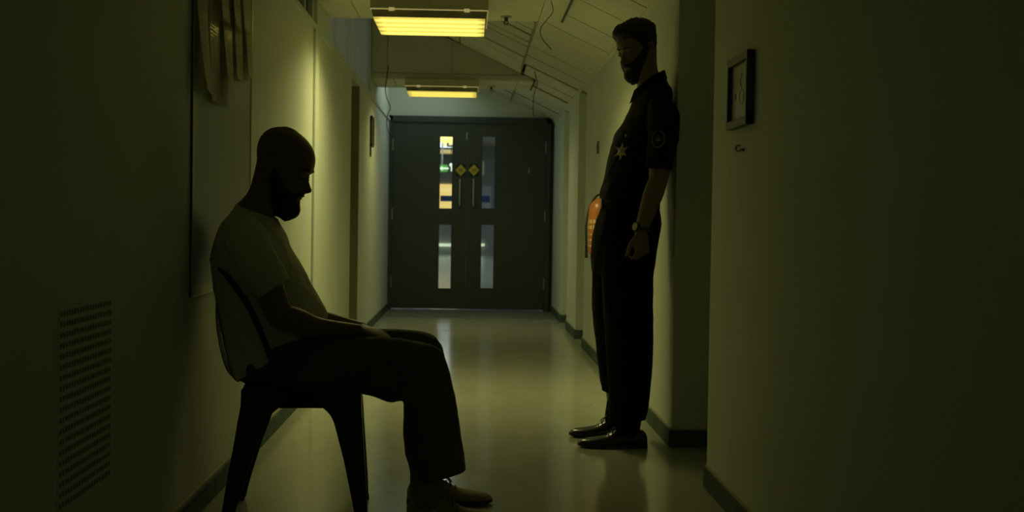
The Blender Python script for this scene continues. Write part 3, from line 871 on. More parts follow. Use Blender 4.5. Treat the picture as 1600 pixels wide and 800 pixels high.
def beard_w(Z, T, P, line=(.079, .078, .074, .068, .078, .104, .125, .130)):
    a = np.abs(T)
    top = np.interp(a, [0, .25, .45, .7, 1.0, 1.25, 1.5, 1.75], line)
    w = 1 - sstep(top - .006, top + .003, Z)
    w = w * (1 - sstep(1.62, 1.86, a))
    lips = np.exp(-((P[..., 1]) / .021) ** 4) * np.exp(-((Z - .0575) / .0085) ** 4) * (np.abs(T) < 1)
    return np.clip(w * (1 - lips * 1.2), 0, 1)
def brow(Mx, parent, m):
    for s in (-1, 1):
        bm = NB()
        pts = []
        for k in range(6):
            y = .012 + .038 * k / 5
            z = .1425 + .006 * math.sin(k / 5 * 2.2) - .002 * k / 5
            tt = np.linspace(0, 1.3, 200); Q = head_xyz(np.full_like(tt, z), tt)
            q = Q[np.argmin(np.abs(Q[:, 1] - y))]
            pts.append(Mx @ Vector((q[0] - .0005, s * y, z)))
        tube(bm, pts, [.002, .003, .003, .003, .0025, .0015], n=8, sub=3)
        obj('eyebrow', bm, m, parent, True)
def eyes(Mx, parent):
    for s in (-1, 1):
        bm = NB()
        pts = []
        for a in np.linspace(-1.0, 1.0, 7):
            pts.append(Mx @ Vector((.0725 + .0138 * math.cos(a), s * .031 + .0142 * math.sin(a), .1195 - .0022 * math.cos(a * 1.4))))
        tube(bm, pts, [.0008, .0014, .0017, .0018, .0017, .0014, .0008], n=8, sub=3)
        obj('eyelash', bm, M['hair'], parent, True)
def hand(bm, W, fwd, side, palm, curl, s=1.0, thumb=0.5, fan=.10):
    """palm and five separate bent fingers; side points to the thumb, palm to where the fingers curl"""
    fwd = Vector(fwd).normalized(); side = Vector(side); side = (side - side.dot(fwd) * fwd).normalized()
    palm = Vector(palm); palm = (palm - palm.dot(fwd) * fwd - palm.dot(side) * side).normalized()
    W = Vector(W)
    rings = []
    for t, w, th in ((-.012, .028, .022), (.01, .030, .019), (.035, .039, .017), (.07, .043, .0145), (.092, .041, .0125), (.104, .036, .009)):
        ring = []
        for k in range(20):
            a = 2 * PI * k / 20
            ring.append(W + (fwd * t + side * w * math.copysign(abs(math.cos(a)) ** .8, math.cos(a)) + palm * th * math.copysign(abs(math.sin(a)) ** .8, math.sin(a))) * s)
        rings.append(ring)
    rings_to_bm(bm, rings, True)
    for k, (bl, off, L, r) in enumerate(((.094, .0315, .072, .0082), (.098, .0105, .080, .0085), (.094, -.0105, .074, .0082), (.086, -.0305, .058, .0072))):
        c = curl[k] if isinstance(curl, (list, tuple)) else curl
        p = W + (fwd * (bl - .022) + side * off) * s
        d0 = (fwd + side * (off * fan * 30)).normalized()
        pts = [p, W + (fwd * bl + side * off) * s]
        ang = 0
        for f in (.46, .30, .24):
            ang += c * (1.0 if f == .46 else 1.15)
            d = d0 * math.cos(ang) + palm * math.sin(ang)
            pts.append(pts[-1] + d * L * f * s)
        tube(bm, pts, [r * 1.12 * s, r * 1.1 * s, r * s, r * .92 * s, r * .72 * s], n=12, sub=3)
        ball(bm, pts[-1], r * .74 * s, seg=10)
    b = W + (fwd * .022 + side * .024) * s
    d1 = (fwd * .75 + side * .62 + palm * .35 * thumb).normalized()
    d2 = (fwd * .95 + side * .25 + palm * .45 * thumb).normalized()
    pts = [b, b + d1 * .042 * s, b + d1 * .042 * s + d2 * .032 * s, b + d1 * .042 * s + d2 * .058 * s]
    tube(bm, pts, [.0135 * s, .0115 * s, .0098 * s, .0075 * s], n=12, sub=3)
    ball(bm, pts[-1], .0077 * s, seg=10)
def fold(amp, fx, fy, fz, seed):
    def f(p, n):
        q = Vector((p.x * fx, p.y * fy, p.z * fz)) + Vector((seed, seed * 1.7, 0))
        a = noise.noise(q) ; b = noise.noise(q * 2.3 + Vector((5, 1, 2)))
        r = 1 - abs(noise.noise(q * 1.4 + Vector((9, 4, 1)))) * 2
        return amp * (.5 * a + .25 * b + .45 * max(r - .55, 0))
    return f
def shoe(name, L, Mx, m, msole, parent, laces=True, high=1.0, heel=.0, ml=None, wide=1.0, toe=1.0):
    bm = NB()
    rows = [(.00, .012, .045), (.02, .022, .062), (.07, .030, .078), (.18, .034, .084), (.30, .034, .090), (.40, .036, .084), (.50, .040, .068),
            (.60, .044, .054), (.72, .047, .046), (.84, .043, .041), (.93, .031, .036), (.98, .017, .028), (1.0, .006, .020)]
    P = catmull([np.array((x * L, w * wide, h)) for x, w, h in rows], 4)
    rings = []
    for x, w, h in P:
        h = .014 + (h - .014) * high
        ring = []
        for k in range(28):
            a = 2 * PI * k / 28
            cs, sn = math.cos(a), math.sin(a)
            yy = w * math.copysign(abs(cs) ** .75, cs)
            zz = .012 + (h - .012) * (.35 + .65 * sn if sn > 0 else .35 + .35 * math.copysign(abs(sn) ** .4, sn))
            yy *= 1 - .38 * max(0, sn) ** 2 * (h / .09)
            ring.append(Mx @ Vector((x, yy, zz)))
        rings.append(ring)
    rings_to_bm(bm, rings, True)
    o = obj(name, bm, m, parent, True)
    bm = NB(); rings = []
    for x, w, h in P:
        t = x / L
        lift = .010 * max(0, (t - .75) / .25) ** 2 + (heel if .34 < t < .62 else 0)
        w2 = w + .004 * min(1, t * 20 + .3)
        ring = []
        for yy, zz in ((-w2, .018), (-w2, .002 + lift), (-w2 * .9, lift), (w2 * .9, lift), (w2, .002 + lift), (w2, .018)):
            ring.append(Mx @ Vector((x * 1.006 - .001, yy, zz)))
        rings.append(ring)
    rings_to_bm(bm, rings, True)
    obj('sole', bm, msole, o)
    if laces:
        for k in range(4):
            t = .40 + .055 * k
            h = np.interp(t, [r[0] for r in rows], [r[2] for r in rows]); h = .014 + (h - .014) * high
            bm = NB()
            tube(bm, [Mx @ Vector((t * L, y, h + .002 - 3.0 * y * y * 3)) for y in (-.022, -.010, .010, .022)], .0028, n=8, sub=3)
            obj('lace', bm, ml or m, o, True)
        bm = NB()
        h = .014 + (.084 - .014) * high + .006
        for s in (-1, 1):
            tube(bm, [Mx @ Vector(p) for p in ((.42 * L, 0, h), (.45 * L, s * .018, h + .010), (.40 * L, s * .032, h + .004), (.42 * L, s * .008, h))], .0026, n=8, sub=4)
            tube(bm, [Mx @ Vector(p) for p in ((.42 * L, 0, h), (.48 * L, s * .014, h - .004), (.52 * L, s * .030, h - .022))], .0024, n=8, sub=4)
        obj('lace_bow', bm, ml or m, o, True)
    return o
def cut_hem(bm, three, where=None):
    a, b, c = three
    n = (b - a).cross(c - a).normalized()
    if n.z > 0: n = -n                                            # outward is down
    fs = [f for f in bm.faces if where is None or where(f.calc_center_median())]
    if where: fs = [f for f in fs if f.calc_center_median().z < .5]
    es = list({e for f in fs for e in f.edges}); vs = list({v for f in fs for v in f.verts})
    r = bmesh.ops.bisect_plane(bm, geom=vs + es + fs, plane_co=a, plane_no=n, clear_outer=True)
    ed = [g for g in r['geom_cut'] if isinstance(g, bmesh.types.BMEdge) and g.is_boundary]
    x = bmesh.ops.extrude_edge_only(bm, edges=ed)                 # turn the hem inwards
    nv = [g for g in x['geom'] if isinstance(g, bmesh.types.BMVert)]
    for v in nv: v.co -= n * .025
def bvh(o):
    bm = bmesh.new(); bm.from_mesh(o.data); t = BVHTree.FromBMesh(bm); bm.free(); return t
def on_surface(tree, u, v):
    d = (R_CW @ Vector(((u - 800) / F, (400 - v) / F, -1))).normalized()
    hit, n, i, ds = tree.ray_cast(EYE, d)
    if n.dot(d) > 0: n = -n
    return hit, n
def frame_on(hit, n):
    """axes lying on a surface: right, up, out"""
    up = (Vector((0, 0, 1)) - n.z * n).normalized()
    return up.cross(n).normalized(), up, n

# ------------------------------------------------------------------ the metal chair
CX, CYc, SH = -0.528, 4.33, 0.437
ch = empty('metal_chair', (CX, CYc, 0))
tag(ch, 'dark gunmetal sheet metal chair the seated man sits on', 'chair')
def rrect(hx, hy, r, n=6):
    pts = []
    for cx_, cy_, a0 in ((hx - r, hy - r, 0), (-hx + r, hy - r, PI / 2), (-hx + r, -hy + r, PI), (hx - r, -hy + r, 1.5 * PI)):
        for k in range(n + 1):
            a = a0 + PI / 2 * k / n
            pts.append((cx_ + r * math.cos(a), cy_ + r * math.sin(a)))
    return pts
bm = NB()
rings = []
for z, hx, hy in ((SH - .068, .187, .182), (SH - .012, .187, .182), (SH - .003, .184, .179), (SH, .176, .171), (SH - .002, .165, .160), (SH - .006, .12, .115), (SH - .009, .05, .05), (SH - .009, .004, .004)):
    rings.append([(x, y, z) for x, y in rrect(hx, hy, min(.06, hx * .9))])
rings = [[(x * .97, y * .97, SH - .068) for x, y, z in rings[0]], [(x * .97, y * .97, SH - .016) for x, y, z in rings[0]]][:1] + rings
rings_to_bm(bm, rings, False)
bmesh.ops.solidify(bm, geom=bm.faces[:], thickness=.002)
obj('seat', bm, M['gun'], ch, True)
def chair_leg(sx, sy):
    bm = NB()
    rings = []
    e = 1.0 if sx < 0 else .45
    rows = [(SH - .012, .150, .0), (SH - .050, .136, .001), (SH - .066, .122, .002), (SH - .084, .104, .005), (SH - .112, .090, .010), (.27, .078, .018), (.21, .066, .028), (.149, .057, .038), (.068, .045, .050), (.008, .037, .056)]
    P = catmull([np.array(r) for r in rows], 4)
    for z, w, off in P:
        ox, oy = .188 + off * e, .183 + off * .55
        t = .012
        # angle section: outer corner, rounded, with a rolled inner lip
        L = [(0, 0), (-w, 0), (-w, -t), (-w + .006, -t), (-w * .9 + .006, -.0035), (-.008, -.0035), (-.0035, -.008), (-.0035, -w * .9 + .006), (-t, -w + .006), (-t, -w), (0, -w)]
        L = [(-.006, 0)] + L[1:] + [(0, -.006)]
        rings.append([(sx * (ox + a), sy * (oy + b), z) for a, b in L])
    vr = [[bm.verts.new(p) for p in r] for r in rings]
    n = len(vr[0])
    for a, b in zip(vr[:-1], vr[1:]):
        for i in range(n): bm.faces.new((a[i], a[(i + 1) % n], b[(i + 1) % n], b[i]))
    bm.faces.new(vr[0]); bm.faces.new(vr[-1][::-1])
    lg = obj('leg', bm, M['gun'], ch)
    bm = NB(); ox, oy = .188 + .056 * e, .183 + .056 * .55
    x0, x1 = sorted((sx * (ox + .002), sx * (ox - .034))); y0_, y1_ = sorted((sy * (oy + .002), sy * (oy - .034)))
    box(bm, x0, x1, y0_, y1_, 0, .014, .003)
    obj('foot_cap', bm, M['rubber'], lg)
for sx in (-1, 1):
    for sy in (-1, 1): chair_leg(sx, sy)
bm = NB()                                                         # crossed flat braces under the seat
for s in (-1, 1):
    tube(bm, [(-.165, -.16 * s, SH - .060), (-.08, -.08 * s, SH - .045), (0, 0, SH - .042 + s * .004), (.08, .08 * s, SH - .045), (.165, .16 * s, SH - .060)], .011, n=8, flat=((0, 0, 1), .35))
obj('cross_brace', bm, M['gun'], ch)
bk = obj('back_hoop', NB(), M['gun'], ch)
def loc(u, v, Y): p = at(u, v, Y); return p - Vector((CX, CYc, 0))
hs = []
for s, Yh in ((-1, CYc - .178), (1, CYc + .178)):
    a = [loc(442, 612, CYc - .185), loc(431, 585, CYc - .186), loc(411, 530, CYc - .187), loc(391, 484, CYc - .184), loc(364, 442, CYc - .168), loc(347, 420, CYc - .14)]
    if s > 0: a = [Vector((p.x, -p.y, p.z)) for p in a]
    hs.append(a)
top = loc(338, 408, CYc - .07)
path = hs[0] + [top, Vector((top.x - .012, 0, top.z + .004)), Vector((top.x, -top.y, top.z))] + hs[1][::-1]
bm = NB(); tube(bm, path, .0095, n=12, sub=5)
bm.to_mesh(bk.data); bm.free()
for p in bk.data.polygons: p.use_smooth = True
bm = NB()                                                         # the central back plate follows the hoop down to the seat
rows = [(top.x - .012, top.z + .004, .052), (top.x + .004, top.z - .08, .050), (loc(350, 510, CYc).x - .006, loc(350, 510, CYc).z, .052), (loc(366, 575, CYc).x - .006, loc(366, 575, CYc).z, .060), (-.186, SH - .006, .066), (-.180, SH - .03, .066)]
P = catmull([np.array(r) for r in rows], 5)
vr = [[bm.verts.new((x - .004 * math.cos(q * PI), q * 2 * w, z)) for q in np.linspace(-.5, .5, 9)] for x, z, w in P]
for a, b in zip(vr[:-1], vr[1:]):
    for i in range(8): bm.faces.new((a[i], a[i + 1], b[i + 1], b[i]))
bmesh.ops.solidify(bm, geom=bm.faces[:], thickness=.002)
obj('back_plate', bm, M['gun'], ch, True)

ch.rotation_euler.z = math.radians(4)
ch.location.x -= .010
# ------------------------------------------------------------------ the seated man (faces +x)
Ym = 4.33
Hs = Matrix.Rotation(math.radians(-11), 4, 'Z') @ Matrix.Rotation(math.radians(21), 4, 'Y') @ Matrix.Diagonal((1.03, 1.0, 1.13, 1))
hp = at(445, 243, Ym)
hp = at(446, 246, Ym)
Hm = Matrix.Translation(hp - Hs @ Vector((-.003, 0, .155))) @ Hs
def pair(f, b, w, Y): return (at(*f, Y), at(*b, Y), w)
yn, yf = Ym - .215, Ym + .215                                    # shoulders
bm = NB()
head_solid(bm, Hm)
loft(bm, [pair((448, 285), (402, 250), .060, Ym), pair((436, 312), (397, 272), .062, Ym), pair((430, 330), (388, 300), .064, Ym), pair((430, 350), (368, 322), .078, Ym), pair((430, 380), (352, 350), .10, Ym)], sub=4)
loft(bm, [pair((425, 352), (362, 330), .10, Ym), pair((440, 385), (345, 370), .175, Ym), pair((452, 405), (342, 415), .165, Ym), pair((470, 432), (346, 460), .150, Ym), pair((485, 466), (360, 515), .145, Ym), pair((495, 505), (385, 575), .155, Ym), pair((470, 560), (400, 590), .160, Ym)], sub=4)
for s, Y in ((-1, yn), (1, yf)):                                  # arms
    if s < 0:
        S, U, E, Fo, Wr = at(388, 378, Ym - .185), at(410, 425, Ym - .225), at(437, 492, Ym - .235), at(498, 513, Ym - .175), at(562, 519, Ym - .115)
    else:
        S, U, E, Fo, Wr = at(388, 378, Ym + .185), at(412, 425, Ym + .225), at(440, 492, Ym + .235), at(500, 500, Ym + .165), at(566, 515, Ym + .07)
    tube(bm, [S, U, E + (U - E) * .25, E], [.056, .051, .044, .041], n=18, sub=4)
    ball(bm, S, .062); ball(bm, E, .042)
    tube(bm, [E, E + (Fo - E) * .45, Fo, Wr], [.041, .043, .037, .027], n=18, sub=4, flat=((0, 0, 1), .92))
    if s < 0: hand(bm, Wr, at(604, 527, Ym - .055) - Wr, (0, .9, .25), (0, .25, -1), [.35, .38, .40, .42], .95)
    else: hand(bm, Wr, at(606, 523, Ym - .02) - Wr, (0, -.9, .15), (0, -.2, -1), [.22, .25, .28, .34], .95)
Yn, Yf = 4.19, 4.475                                              # thighs and lower legs inside the trousers
for Y, hip, knee, ank in ((Yn, (450, 572), (668, 580), (666, 770)), (Yf, (455, 565), (655, 565), (668, 755))):
    tube(bm, [at(*hip, Y + (Ym - Y) * .4), at((hip[0] + knee[0]) / 2, (hip[1] + knee[1]) / 2, Y), at(*knee, Y)], [.075, .068, .055], n=16)
    tube(bm, [at(*knee, Y), at(knee[0] + 3, knee[1] + 60, Y), at(*ank, Y)], [.055, .052, .036], n=16)
    ball(bm, at(*ank, Y), .042)
bm = fuse(bm, .0038, 3)
man = obj('person', bm, M['skin'], None, True)
tag(man, 'bald bearded person sitting slumped on metal chair in pale T-shirt', 'person')

bm = NB()                                                         # T-shirt
loft(bm, [pair((432, 345), (369, 321), .082, Ym), pair((437, 356), (356, 337), .135, Ym), pair((443, 370), (346, 352), .185, Ym), pair((450, 385), (337, 385), .200, Ym), pair((462, 402), (333, 415), .195, Ym),
          pair((479, 430), (337, 455), .180, Ym), pair((497, 463), (347, 510), .172, Ym), pair((511, 492), (360, 565), .178, Ym), pair((500, 512), (371, 592), .182, Ym), pair((468, 535), (378, 592), .178, Ym)], n=40, sub=5)
for s in (-1, 1):
    if s < 0: pts = [at(378, 362, Ym - .13), at(388, 380, Ym - .195), at(408, 418, Ym - .232), at(429, 452, Ym - .24)]
    else: pts = [at(378, 362, Ym + .13), at(388, 380, Ym + .195), at(410, 418, Ym + .232), at(431, 452, Ym + .24)]
    tube(bm, pts, [.060, .068, .064, .058], n=22, sub=4)
bm = fuse(bm, .0045, 5, fold(.015, 7, 9, 5, 3.1))
obj('shirt', bm, M['tee'], man, True)
bm = NB()                                                         # neckband
c0, c1 = at(431, 344, Ym), at(370, 321, Ym)
cc = (c0 + c1) / 2; aa = (c0 - c1) / 2
tube(bm, [cc + aa * 1.0 * math.cos(t) + Vector((0, .078 * math.sin(t), .0)) for t in np.linspace(0, 2 * PI, 25)], .0055, n=10, sub=2)
obj('neckband', bm, M['tee'], man, True)

bm = NB()                                                         # trousers
loft(bm, [pair((395, 545), (384, 594), .10, Ym), pair((405, 540), (400, 599), .165, Ym), pair((440, 533), (440, 600), .182, Ym), pair((480, 530), (480, 600), .185, Ym), pair((500, 535), (500, 600), .16, Ym)], n=36)
loft(bm, [pair((430, 540), (430, 606), .085, Yn), pair((490, 528), (490, 607), .092, Yn), pair((560, 526), (560, 612), .088, Yn), pair((620, 529), (606, 627), .082, Yn), pair((666, 537), (621, 626), .080, Yn), pair((690, 549), (630, 626), .080, Yn),
          pair((701, 572), (630, 640), .080, Yn), pair((708, 610), (630, 664), .080, Yn), pair((717, 660), (634, 700), .080, Yn), pair((723, 702), (640, 730), .080, Yn), pair((727, 731), (645, 751), .080, Yn), pair((733, 768), (651, 790), .080, Yn)], n=32, sub=5, power=2.3)
loft(bm, [pair((450, 532), (450, 591), .085, Yf), pair((520, 517), (520, 591), .090, Yf), pair((590, 514), (585, 600), .086, Yf), pair((640, 515), (612, 612), .080, Yf), pair((670, 521), (628, 612), .078, Yf), pair((686, 534), (634, 618), .078, Yf),
          pair((694, 552), (634, 634), .078, Yf), pair((700, 600), (636, 650), .078, Yf), pair((708, 650), (640, 690), .078, Yf), pair((716, 700), (646, 722), .078, Yf), pair((719, 722), (650, 738), .078, Yf), pair((725, 760), (656, 775), .078, Yf)], n=32, sub=5, power=2.3)
bm = fuse(bm, .0045, 4, fold(.010, 7, 6, 7, 8.3))
cut_hem(bm, [at(727, 733, Yn), at(645, 753, Yn), at(645, 753, Yn) + Vector((0, .1, 0))])
obj('trousers', bm, M['pants'], man, True)
for Y, ank, yaw, heel_u, sole_v, L in ((Yn, 667, -4, 636, 0, .292), (Yf, 668, 0, 636, 0, .292)):
    g = EYE.z
    zs = [at(ank, v, Y).z for v in (720, 800)]
    A = at(ank, 750, Y)
    bm = NB(); tube(bm, [Vector((A.x - .004, Y, .22)), Vector((A.x - .006, Y, .13)), Vector((A.x, Y, .085)), Vector((A.x + .01, Y, .05))], [.050, .048, .047, .045], n=18, sub=3)
    obj('sock', bm, M['sock'], man, True)
    hx = at(heel_u, 770, Y).x
    shoe('shoe', L, Matrix.Translation((hx, Y, 0)) @ Matrix.Rotation(math.radians(yaw), 4, 'Z'), M['suede'], M['soletan'], man, True, 1.0, 0, M['sock'], 1.05)
bd = shell(Hm, beard_w, lambda Z, T, P: .005 + .007 * (1 - sstep(.0, .05, Z)) * np.clip(np.cos(T), 0, 1) + .002 * np.clip(np.cos(T), 0, 1), 'beard', M['hair'], man, 1)
brow(Hm, man, M['hair'])
eyes(Hm, man)

# ------------------------------------------------------------------ the standing guard (faces -x, turned a little to the camera)
Yg = 5.74
Gs = Matrix.Rotation(math.radians(180 + 35), 4, 'Z') @ Matrix.Rotation(math.radians(18), 4, 'Y') @ Matrix.Diagonal((.95, .95, 1.03, 1))
gp = at(994, 68, Yg)
Gm = Matrix.Translation(gp - Gs @ Vector((-.003, 0, .150))) @ Gs
bm = NB()
head_solid(bm, Gm)
loft(bm, [pair((990, 95), (1026, 75), .050, Yg), pair((993, 122), (1026, 98), .056, Yg), pair((996, 137), (1029, 114), .060, Yg), pair((994, 155), (1040, 132), .085, Yg), pair((990, 170), (1048, 150), .11, Yg)], sub=4)
loft(bm, [pair((992, 158), (1042, 140), .12, Yg), pair((982, 182), (1050, 175), .17, Yg), pair((968, 212), (1050, 208), .165, Yg), pair((960, 240), (1046, 240), .155, Yg), pair((954, 268), (1040, 268), .145, Yg), pair((950, 300), (1028, 300), .14, Yg), pair((945, 330), (1024, 335), .15, Yg), pair((940, 380), (1018, 390), .15, Yg)], sub=4)
Gn = 5.50
S, U, E, Fo, Wr = at(1031, 186, Gn + .07), at(1035, 220, Gn), at(1029, 280, Gn - .01), at(1014, 322, Gn - .01), at(1002, 358, Gn)
tube(bm, [S, U, E + (U - E) * .2, E], [.042, .050, .045, .040], n=18)
ball(bm, S, .044); ball(bm, E, .041)
tube(bm, [E, E + (Fo - E) * .5, Fo, Wr], [.040, .043, .038, .028], n=18)
hand(bm, Wr + (Wr - Fo).normalized() * .01, at(1006, 415, Gn + .01) - Wr, (-.85, -.5, 0), (.2, 1, .1), [.75, .8, .85, .9], .92, .9)
S2, E2, W2 = at(1012, 176, Yg + .17), at(1004, 280, Yg + .235), at(990, 350, Yg + .22)
tube(bm, [S2, (S2 + E2) / 2, E2], [.056, .052, .042], n=18); ball(bm, S2, .050); ball(bm, E2, .041)
tube(bm, [E2, (E2 + W2) / 2, W2], [.040, .040, .028], n=18)
hand(bm, W2, (-.05, .0, -1), (-1, -.1, 0), (.1, -1, 0), [.6, .65, .7, .75], .92, .8)
GLn, GLf = 5.63, 5.90
for Y, hip, knee, ank in ((GLn, (985, 395), (985, 520), (988, 655)), (GLf, (970, 390), (960, 500), (962, 640))):
    tube(bm, [at(*hip, Y), at((hip[0] + knee[0]) / 2, (hip[1] + knee[1]) / 2, Y), at(*knee, Y)], [.062, .066, .055], n=16)
    tube(bm, [at(*knee, Y), at((knee[0] + ank[0]) / 2, (knee[1] + ank[1]) / 2, Y), at(*ank, Y)], [.054, .052, .036], n=16)
    ball(bm, at(*ank, Y), .04)
bm = fuse(bm, .0038, 3)
guard = obj('person', bm, M['skin2'], None, True)
tag(guard, 'standing bearded guard in black uniform leaning against the right wall', 'person')

bm = NB()                                                         # uniform shirt
loft(bm, [pair((997, 139), (1034, 119), .068, Yg), pair((993, 148), (1043, 131), .118, Yg), pair((988, 160), (1048, 146), .172, Yg), pair((976, 187), (1049, 175), .195, Yg), pair((963, 208), (1049, 206), .190, Yg), pair((955, 232), (1048, 238), .180, Yg),
          pair((948, 260), (1047, 266), .170, Yg), pair((943, 284), (1038, 290), .165, Yg), pair((938, 300), (1031, 306), .165, Yg), pair((939, 312), (1028, 318), .162, Yg), pair((944, 322), (1026, 326), .158, Yg)], n=40, sub=5)
tube(bm, [at(1020, 160, Gn + .13), at(1035, 178, Gn + .045), at(1037, 208, Gn + .008), at(1034, 238, Gn - .005), at(1030, 264, Gn - .005)], [.040, .066, .067, .060, .053], n=22)
tube(bm, [at(1008, 162, Yg + .11), at(1014, 178, Yg + .19), at(1012, 215, Yg + .225), at(1008, 262, Yg + .232)], [.035, .060, .062, .052], n=22)
bm = fuse(bm, .0045, 4, fold(.013, 8, 8, 6, 5.7))
sh = obj('shirt', bm, M['uniform'], guard, True)
bm = NB()                                                         # collar: a folded band round the neck
c0, c1 = at(993, 141, Yg), at(1036, 119, Yg)
cc = (c0 + c1) / 2; aa = (c0 - c1) / 2
for t0, t1, out in ((.22, 2 * PI - .22, 1),):
    vr = []
    for t in np.linspace(t0, t1, 36):
        b = cc + aa * 1.02 * math.cos(t) + Vector((0, .072 * math.sin(t), 0))
        rad = (aa * math.cos(t) + Vector((0, .072 * math.sin(t), 0))).normalized()
        front = max(0, math.cos(t))
        vr.append([bm.verts.new(b + Vector((0, 0, .022 - .02 * front)) - rad * .004), bm.verts.new(b + Vector((0, 0, .024 - .02 * front)) + rad * .005), bm.verts.new(b + rad * (.020 + .008 * front) + Vector((0, 0, -.022 - .025 * front)))])
    for a, b in zip(vr[:-1], vr[1:]):
        for i in range(2): bm.faces.new((a[i], a[i + 1], b[i + 1], b[i]))
bmesh.ops.solidify(bm, geom=bm.faces[:], thickness=.003)
obj('collar', bm, M['uniform'], guard, True)

bm = NB()                                                         # uniform trousers
loft(bm, [pair((942, 312), (1026, 316), .155, Yg), pair((938, 330), (1031, 336), .168, Yg), pair((931, 350), (1033, 352), .175, Yg), pair((926, 372), (1029, 374), .178, Yg), pair((924, 400), (1024, 402), .176, Yg), pair((926, 425), (1020, 425), .16, Yg)], n=40, sub=4)
loft(bm, [pair((940, 385), (1026, 385), .085, GLn), pair((940, 440), (1022, 440), .088, GLn), pair((944, 500), (1021, 500), .085, GLn), pair((948, 560), (1019, 560), .080, GLn), pair((951, 610), (1016, 610), .078, GLn), pair((950, 640), (1012, 636), .078, GLn), pair((951, 658), (1007, 655), .076, GLn), pair((951, 685), (1004, 683), .076, GLn)], n=32, sub=5)
loft(bm, [pair((925, 385), (995, 385), .090, GLf), pair((925, 448), (992, 448), .090, GLf), pair((927, 490), (990, 490), .086, GLf), pair((932, 545), (988, 545), .080, GLf), pair((937, 588), (986, 588), .076, GLf), pair((940, 609), (985, 618), .074, GLf), pair((944, 640), (985, 645), .074, GLf)], n=32, sub=5)
bm = fuse(bm, .0045, 4, fold(.012, 9, 8, 4, 2.2))
cut_hem(bm, [at(950, 660, GLn), at(1008, 654, GLn), at(950, 660, GLn) + Vector((0, .1, 0))], lambda c: c.y < 5.78)
cut_hem(bm, [at(940, 609, GLf), at(985, 625, GLf), at(940, 609, GLf) + Vector((0, .1, 0))], lambda c: c.y >= 5.78)
tr = obj('trousers', bm, M['upants'], guard, True)
for Y, toe_u, heel_u, ank in ((GLn, 903, 1011, 985), (GLf, 889, 0, 957)):
    tx = at(toe_u, 685, Y).x
    L = .300
    A = at(ank, 655, Y)
    heelx = tx + L
    bm = NB(); tube(bm, [Vector((heelx - .075, Y, .26)), Vector((heelx - .078, Y, .16)), Vector((heelx - .085, Y, .09)), Vector((heelx - .09, Y, .05))], [.053, .053, .054, .046], n=18, sub=3)
    obj('sock', bm, M['upants'], guard, True)
    shoe('shoe', L, Matrix.Translation((heelx, Y, 0)) @ Matrix.Rotation(PI, 4, 'Z'), M['leather'], M['rubber'], guard, True, .98, .008, M['leather'], 1.0)
shell(Gm, lambda Z, T, P: beard_w(Z, T, P, (.080, .080, .082, .090, .110, .130, .146, .150)), lambda Z, T, P: .005 + .004 * (1 - sstep(.0, .05, Z)) * np.clip(np.cos(T), 0, 1) + .002 * np.clip(np.cos(T), 0, 1), 'beard', M['hair'], guard, 4)
def hair_w(Z, T, P):
    a = np.abs(T)
    line = np.interp(a, [0, .5, .8, 1.05, 1.3, 1.55, 1.7, 1.95, 2.2, PI], [.186, .188, .180, .165, .135, .118, .150, .145, .085, .066])
    return sstep(line - .003, line + .006, Z)
def hair_t(Z, T, P):
    f = np.clip(np.cos(T), 0, 1)
    return .006 + .010 * sstep(.15, .21, Z) + .016 * f ** 3 * sstep(.18, .20, Z) * (1 - sstep(.215, .235, Z))
shell(Gm, hair_w, hair_t, 'hair', M['hair'], guard, 9, .004)
brow(Gm, guard, M['hair'])
eyes(Gm, guard)
# belt, watch, badge, arm patch, buttons
bm = NB()
c0, c1 = at(940.5, 319, Yg), at(1028, 322, Yg); cc = (c0 + c1) / 2; aa = (c0 - c1) / 2
vr = []
for t in np.linspace(0, 2 * PI, 49)[:-1]:
    rad = Vector((aa.x * math.copysign(abs(math.cos(t)) ** .9, math.cos(t)), .165 * math.copysign(abs(math.sin(t)) ** .9, math.sin(t)), aa.z * math.cos(t)))
    d = rad.normalized()
    vr.append([bm.verts.new(cc + rad + Vector((0, 0, h)) + d * o_) for h, o_ in ((-.019, .001), (-.019, .006), (.019, .006), (.019, .001))])
for i in range(48):
    a, b = vr[i], vr[(i + 1) % 48]
    for k in range(4): bm.faces.new((a[k], a[(k + 1) % 4], b[(k + 1) % 4], b[k]))
be = obj('belt', bm, M['upants'], guard, True)
bm = NB(); q = at(941, 318, Yg - .03)
box(bm, q.x - .008, q.x, q.y - .026, q.y + .026, q.z - .022, q.z + .022, .003)
obj('buckle', bm, M['alu'], be)
wt = empty('wrist_watch'); wt.parent = guard
wd = (Wr - Fo).normalized()
wp = Wr + wd * -.004
bm = NB()
e1 = wd.orthogonal().normalized(); e2 = wd.cross(e1)
tube(bm, [wp + (e1 * math.cos(t) + e2 * math.sin(t)) * .0295 for t in np.linspace(0, 2 * PI, 25)], .006, n=8, sub=1, flat=None)
obj('strap', bm, M['leather'], wt, True)
dv = (Vector((-.88, -.48, 0)) - wd * Vector((-.88, -.48, 0)).dot(wd)).normalized()
bm = NB(); cyl(bm, wp + dv * .026, wp + dv * .036, .0195, 24); obj('watch_case', bm, M['leather'], wt, True)
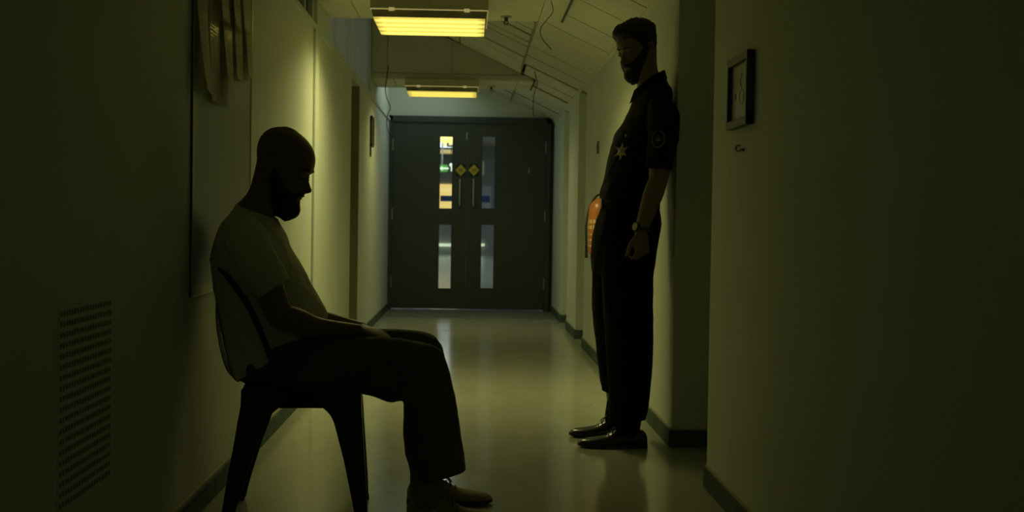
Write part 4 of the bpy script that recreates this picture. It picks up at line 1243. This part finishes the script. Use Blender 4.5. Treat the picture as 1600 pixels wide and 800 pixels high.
bm = NB(); cyl(bm, wp + dv * .0355, wp + dv * .0375, .0165, 24); tag(obj('watch_dial', bm, M['dial'], wt), 'pale watch dial')
tree = bvh(sh)
hit, n = on_surface(tree, 972, 237)
ri, up, ou = frame_on(hit, n)
ou_p = hit + ou * .003
bm = NB()
R1, R2 = .034, .0175
pts = []
for k in range(12):
    r = R1 if k % 2 == 0 else R2
    a = PI / 2 + k * PI / 6
    pts.append(ou_p + ri * r * math.cos(a) + up * r * math.sin(a))
top_ = bm.verts.new(ou_p + ou * .010); low = [bm.verts.new(p - ou * .002) for p in pts]; hi = [bm.verts.new(p + ou * .002) for p in pts]
for k in range(12):
    j = (k + 1) % 12
    bm.faces.new((hi[k], hi[j], top_)); bm.faces.new((low[k], low[j], hi[j], hi[k]))
bm.faces.new(low[::-1])
for k in range(0, 12, 2): ball(bm, pts[k] + ou * .002, .0042, seg=8)
tag(obj('star_badge', bm, M['gold'], guard), 'pale six-pointed star badge on the chest')
hit, n = on_surface(tree, 1028, 217)
ri, up, ou = frame_on(hit, n)
bm = NB()
def onp(a, b):
    q = hit + ri * a + up * b
    h2 = tree.find_nearest(q)
    return h2[0] + (h2[1] if h2[1].dot(ou) > 0 else -h2[1]) * .0015
tube(bm, [onp(.028 * math.cos(t), .036 * math.sin(t)) for t in np.linspace(PI * .62, PI * 2.38, 26)], .0022, n=6, sub=1)
for k in range(6):
    a = k * PI / 3 + .2
    tube(bm, [onp(.003 * math.cos(a), .003 * math.sin(a)), onp(.014 * math.cos(a + .3), .015 * math.sin(a + .3))], .0022, n=6, sub=1)
tube(bm, [onp(.006 * math.cos(t), .006 * math.sin(t)) for t in np.linspace(0, 2 * PI, 9)], .0018, n=6, sub=1)
tag(obj('arm_patch', bm, M['patch'], guard, True), 'dull gold wreath patch on the sleeve')
for u, v in ((990, 152), (975.5, 212)):
    hit, n = on_surface(tree, u + 3, v)
    bm = NB(); cyl(bm, hit, hit + n * .004, .0055, 10); obj('button', bm, M['alu'], guard)
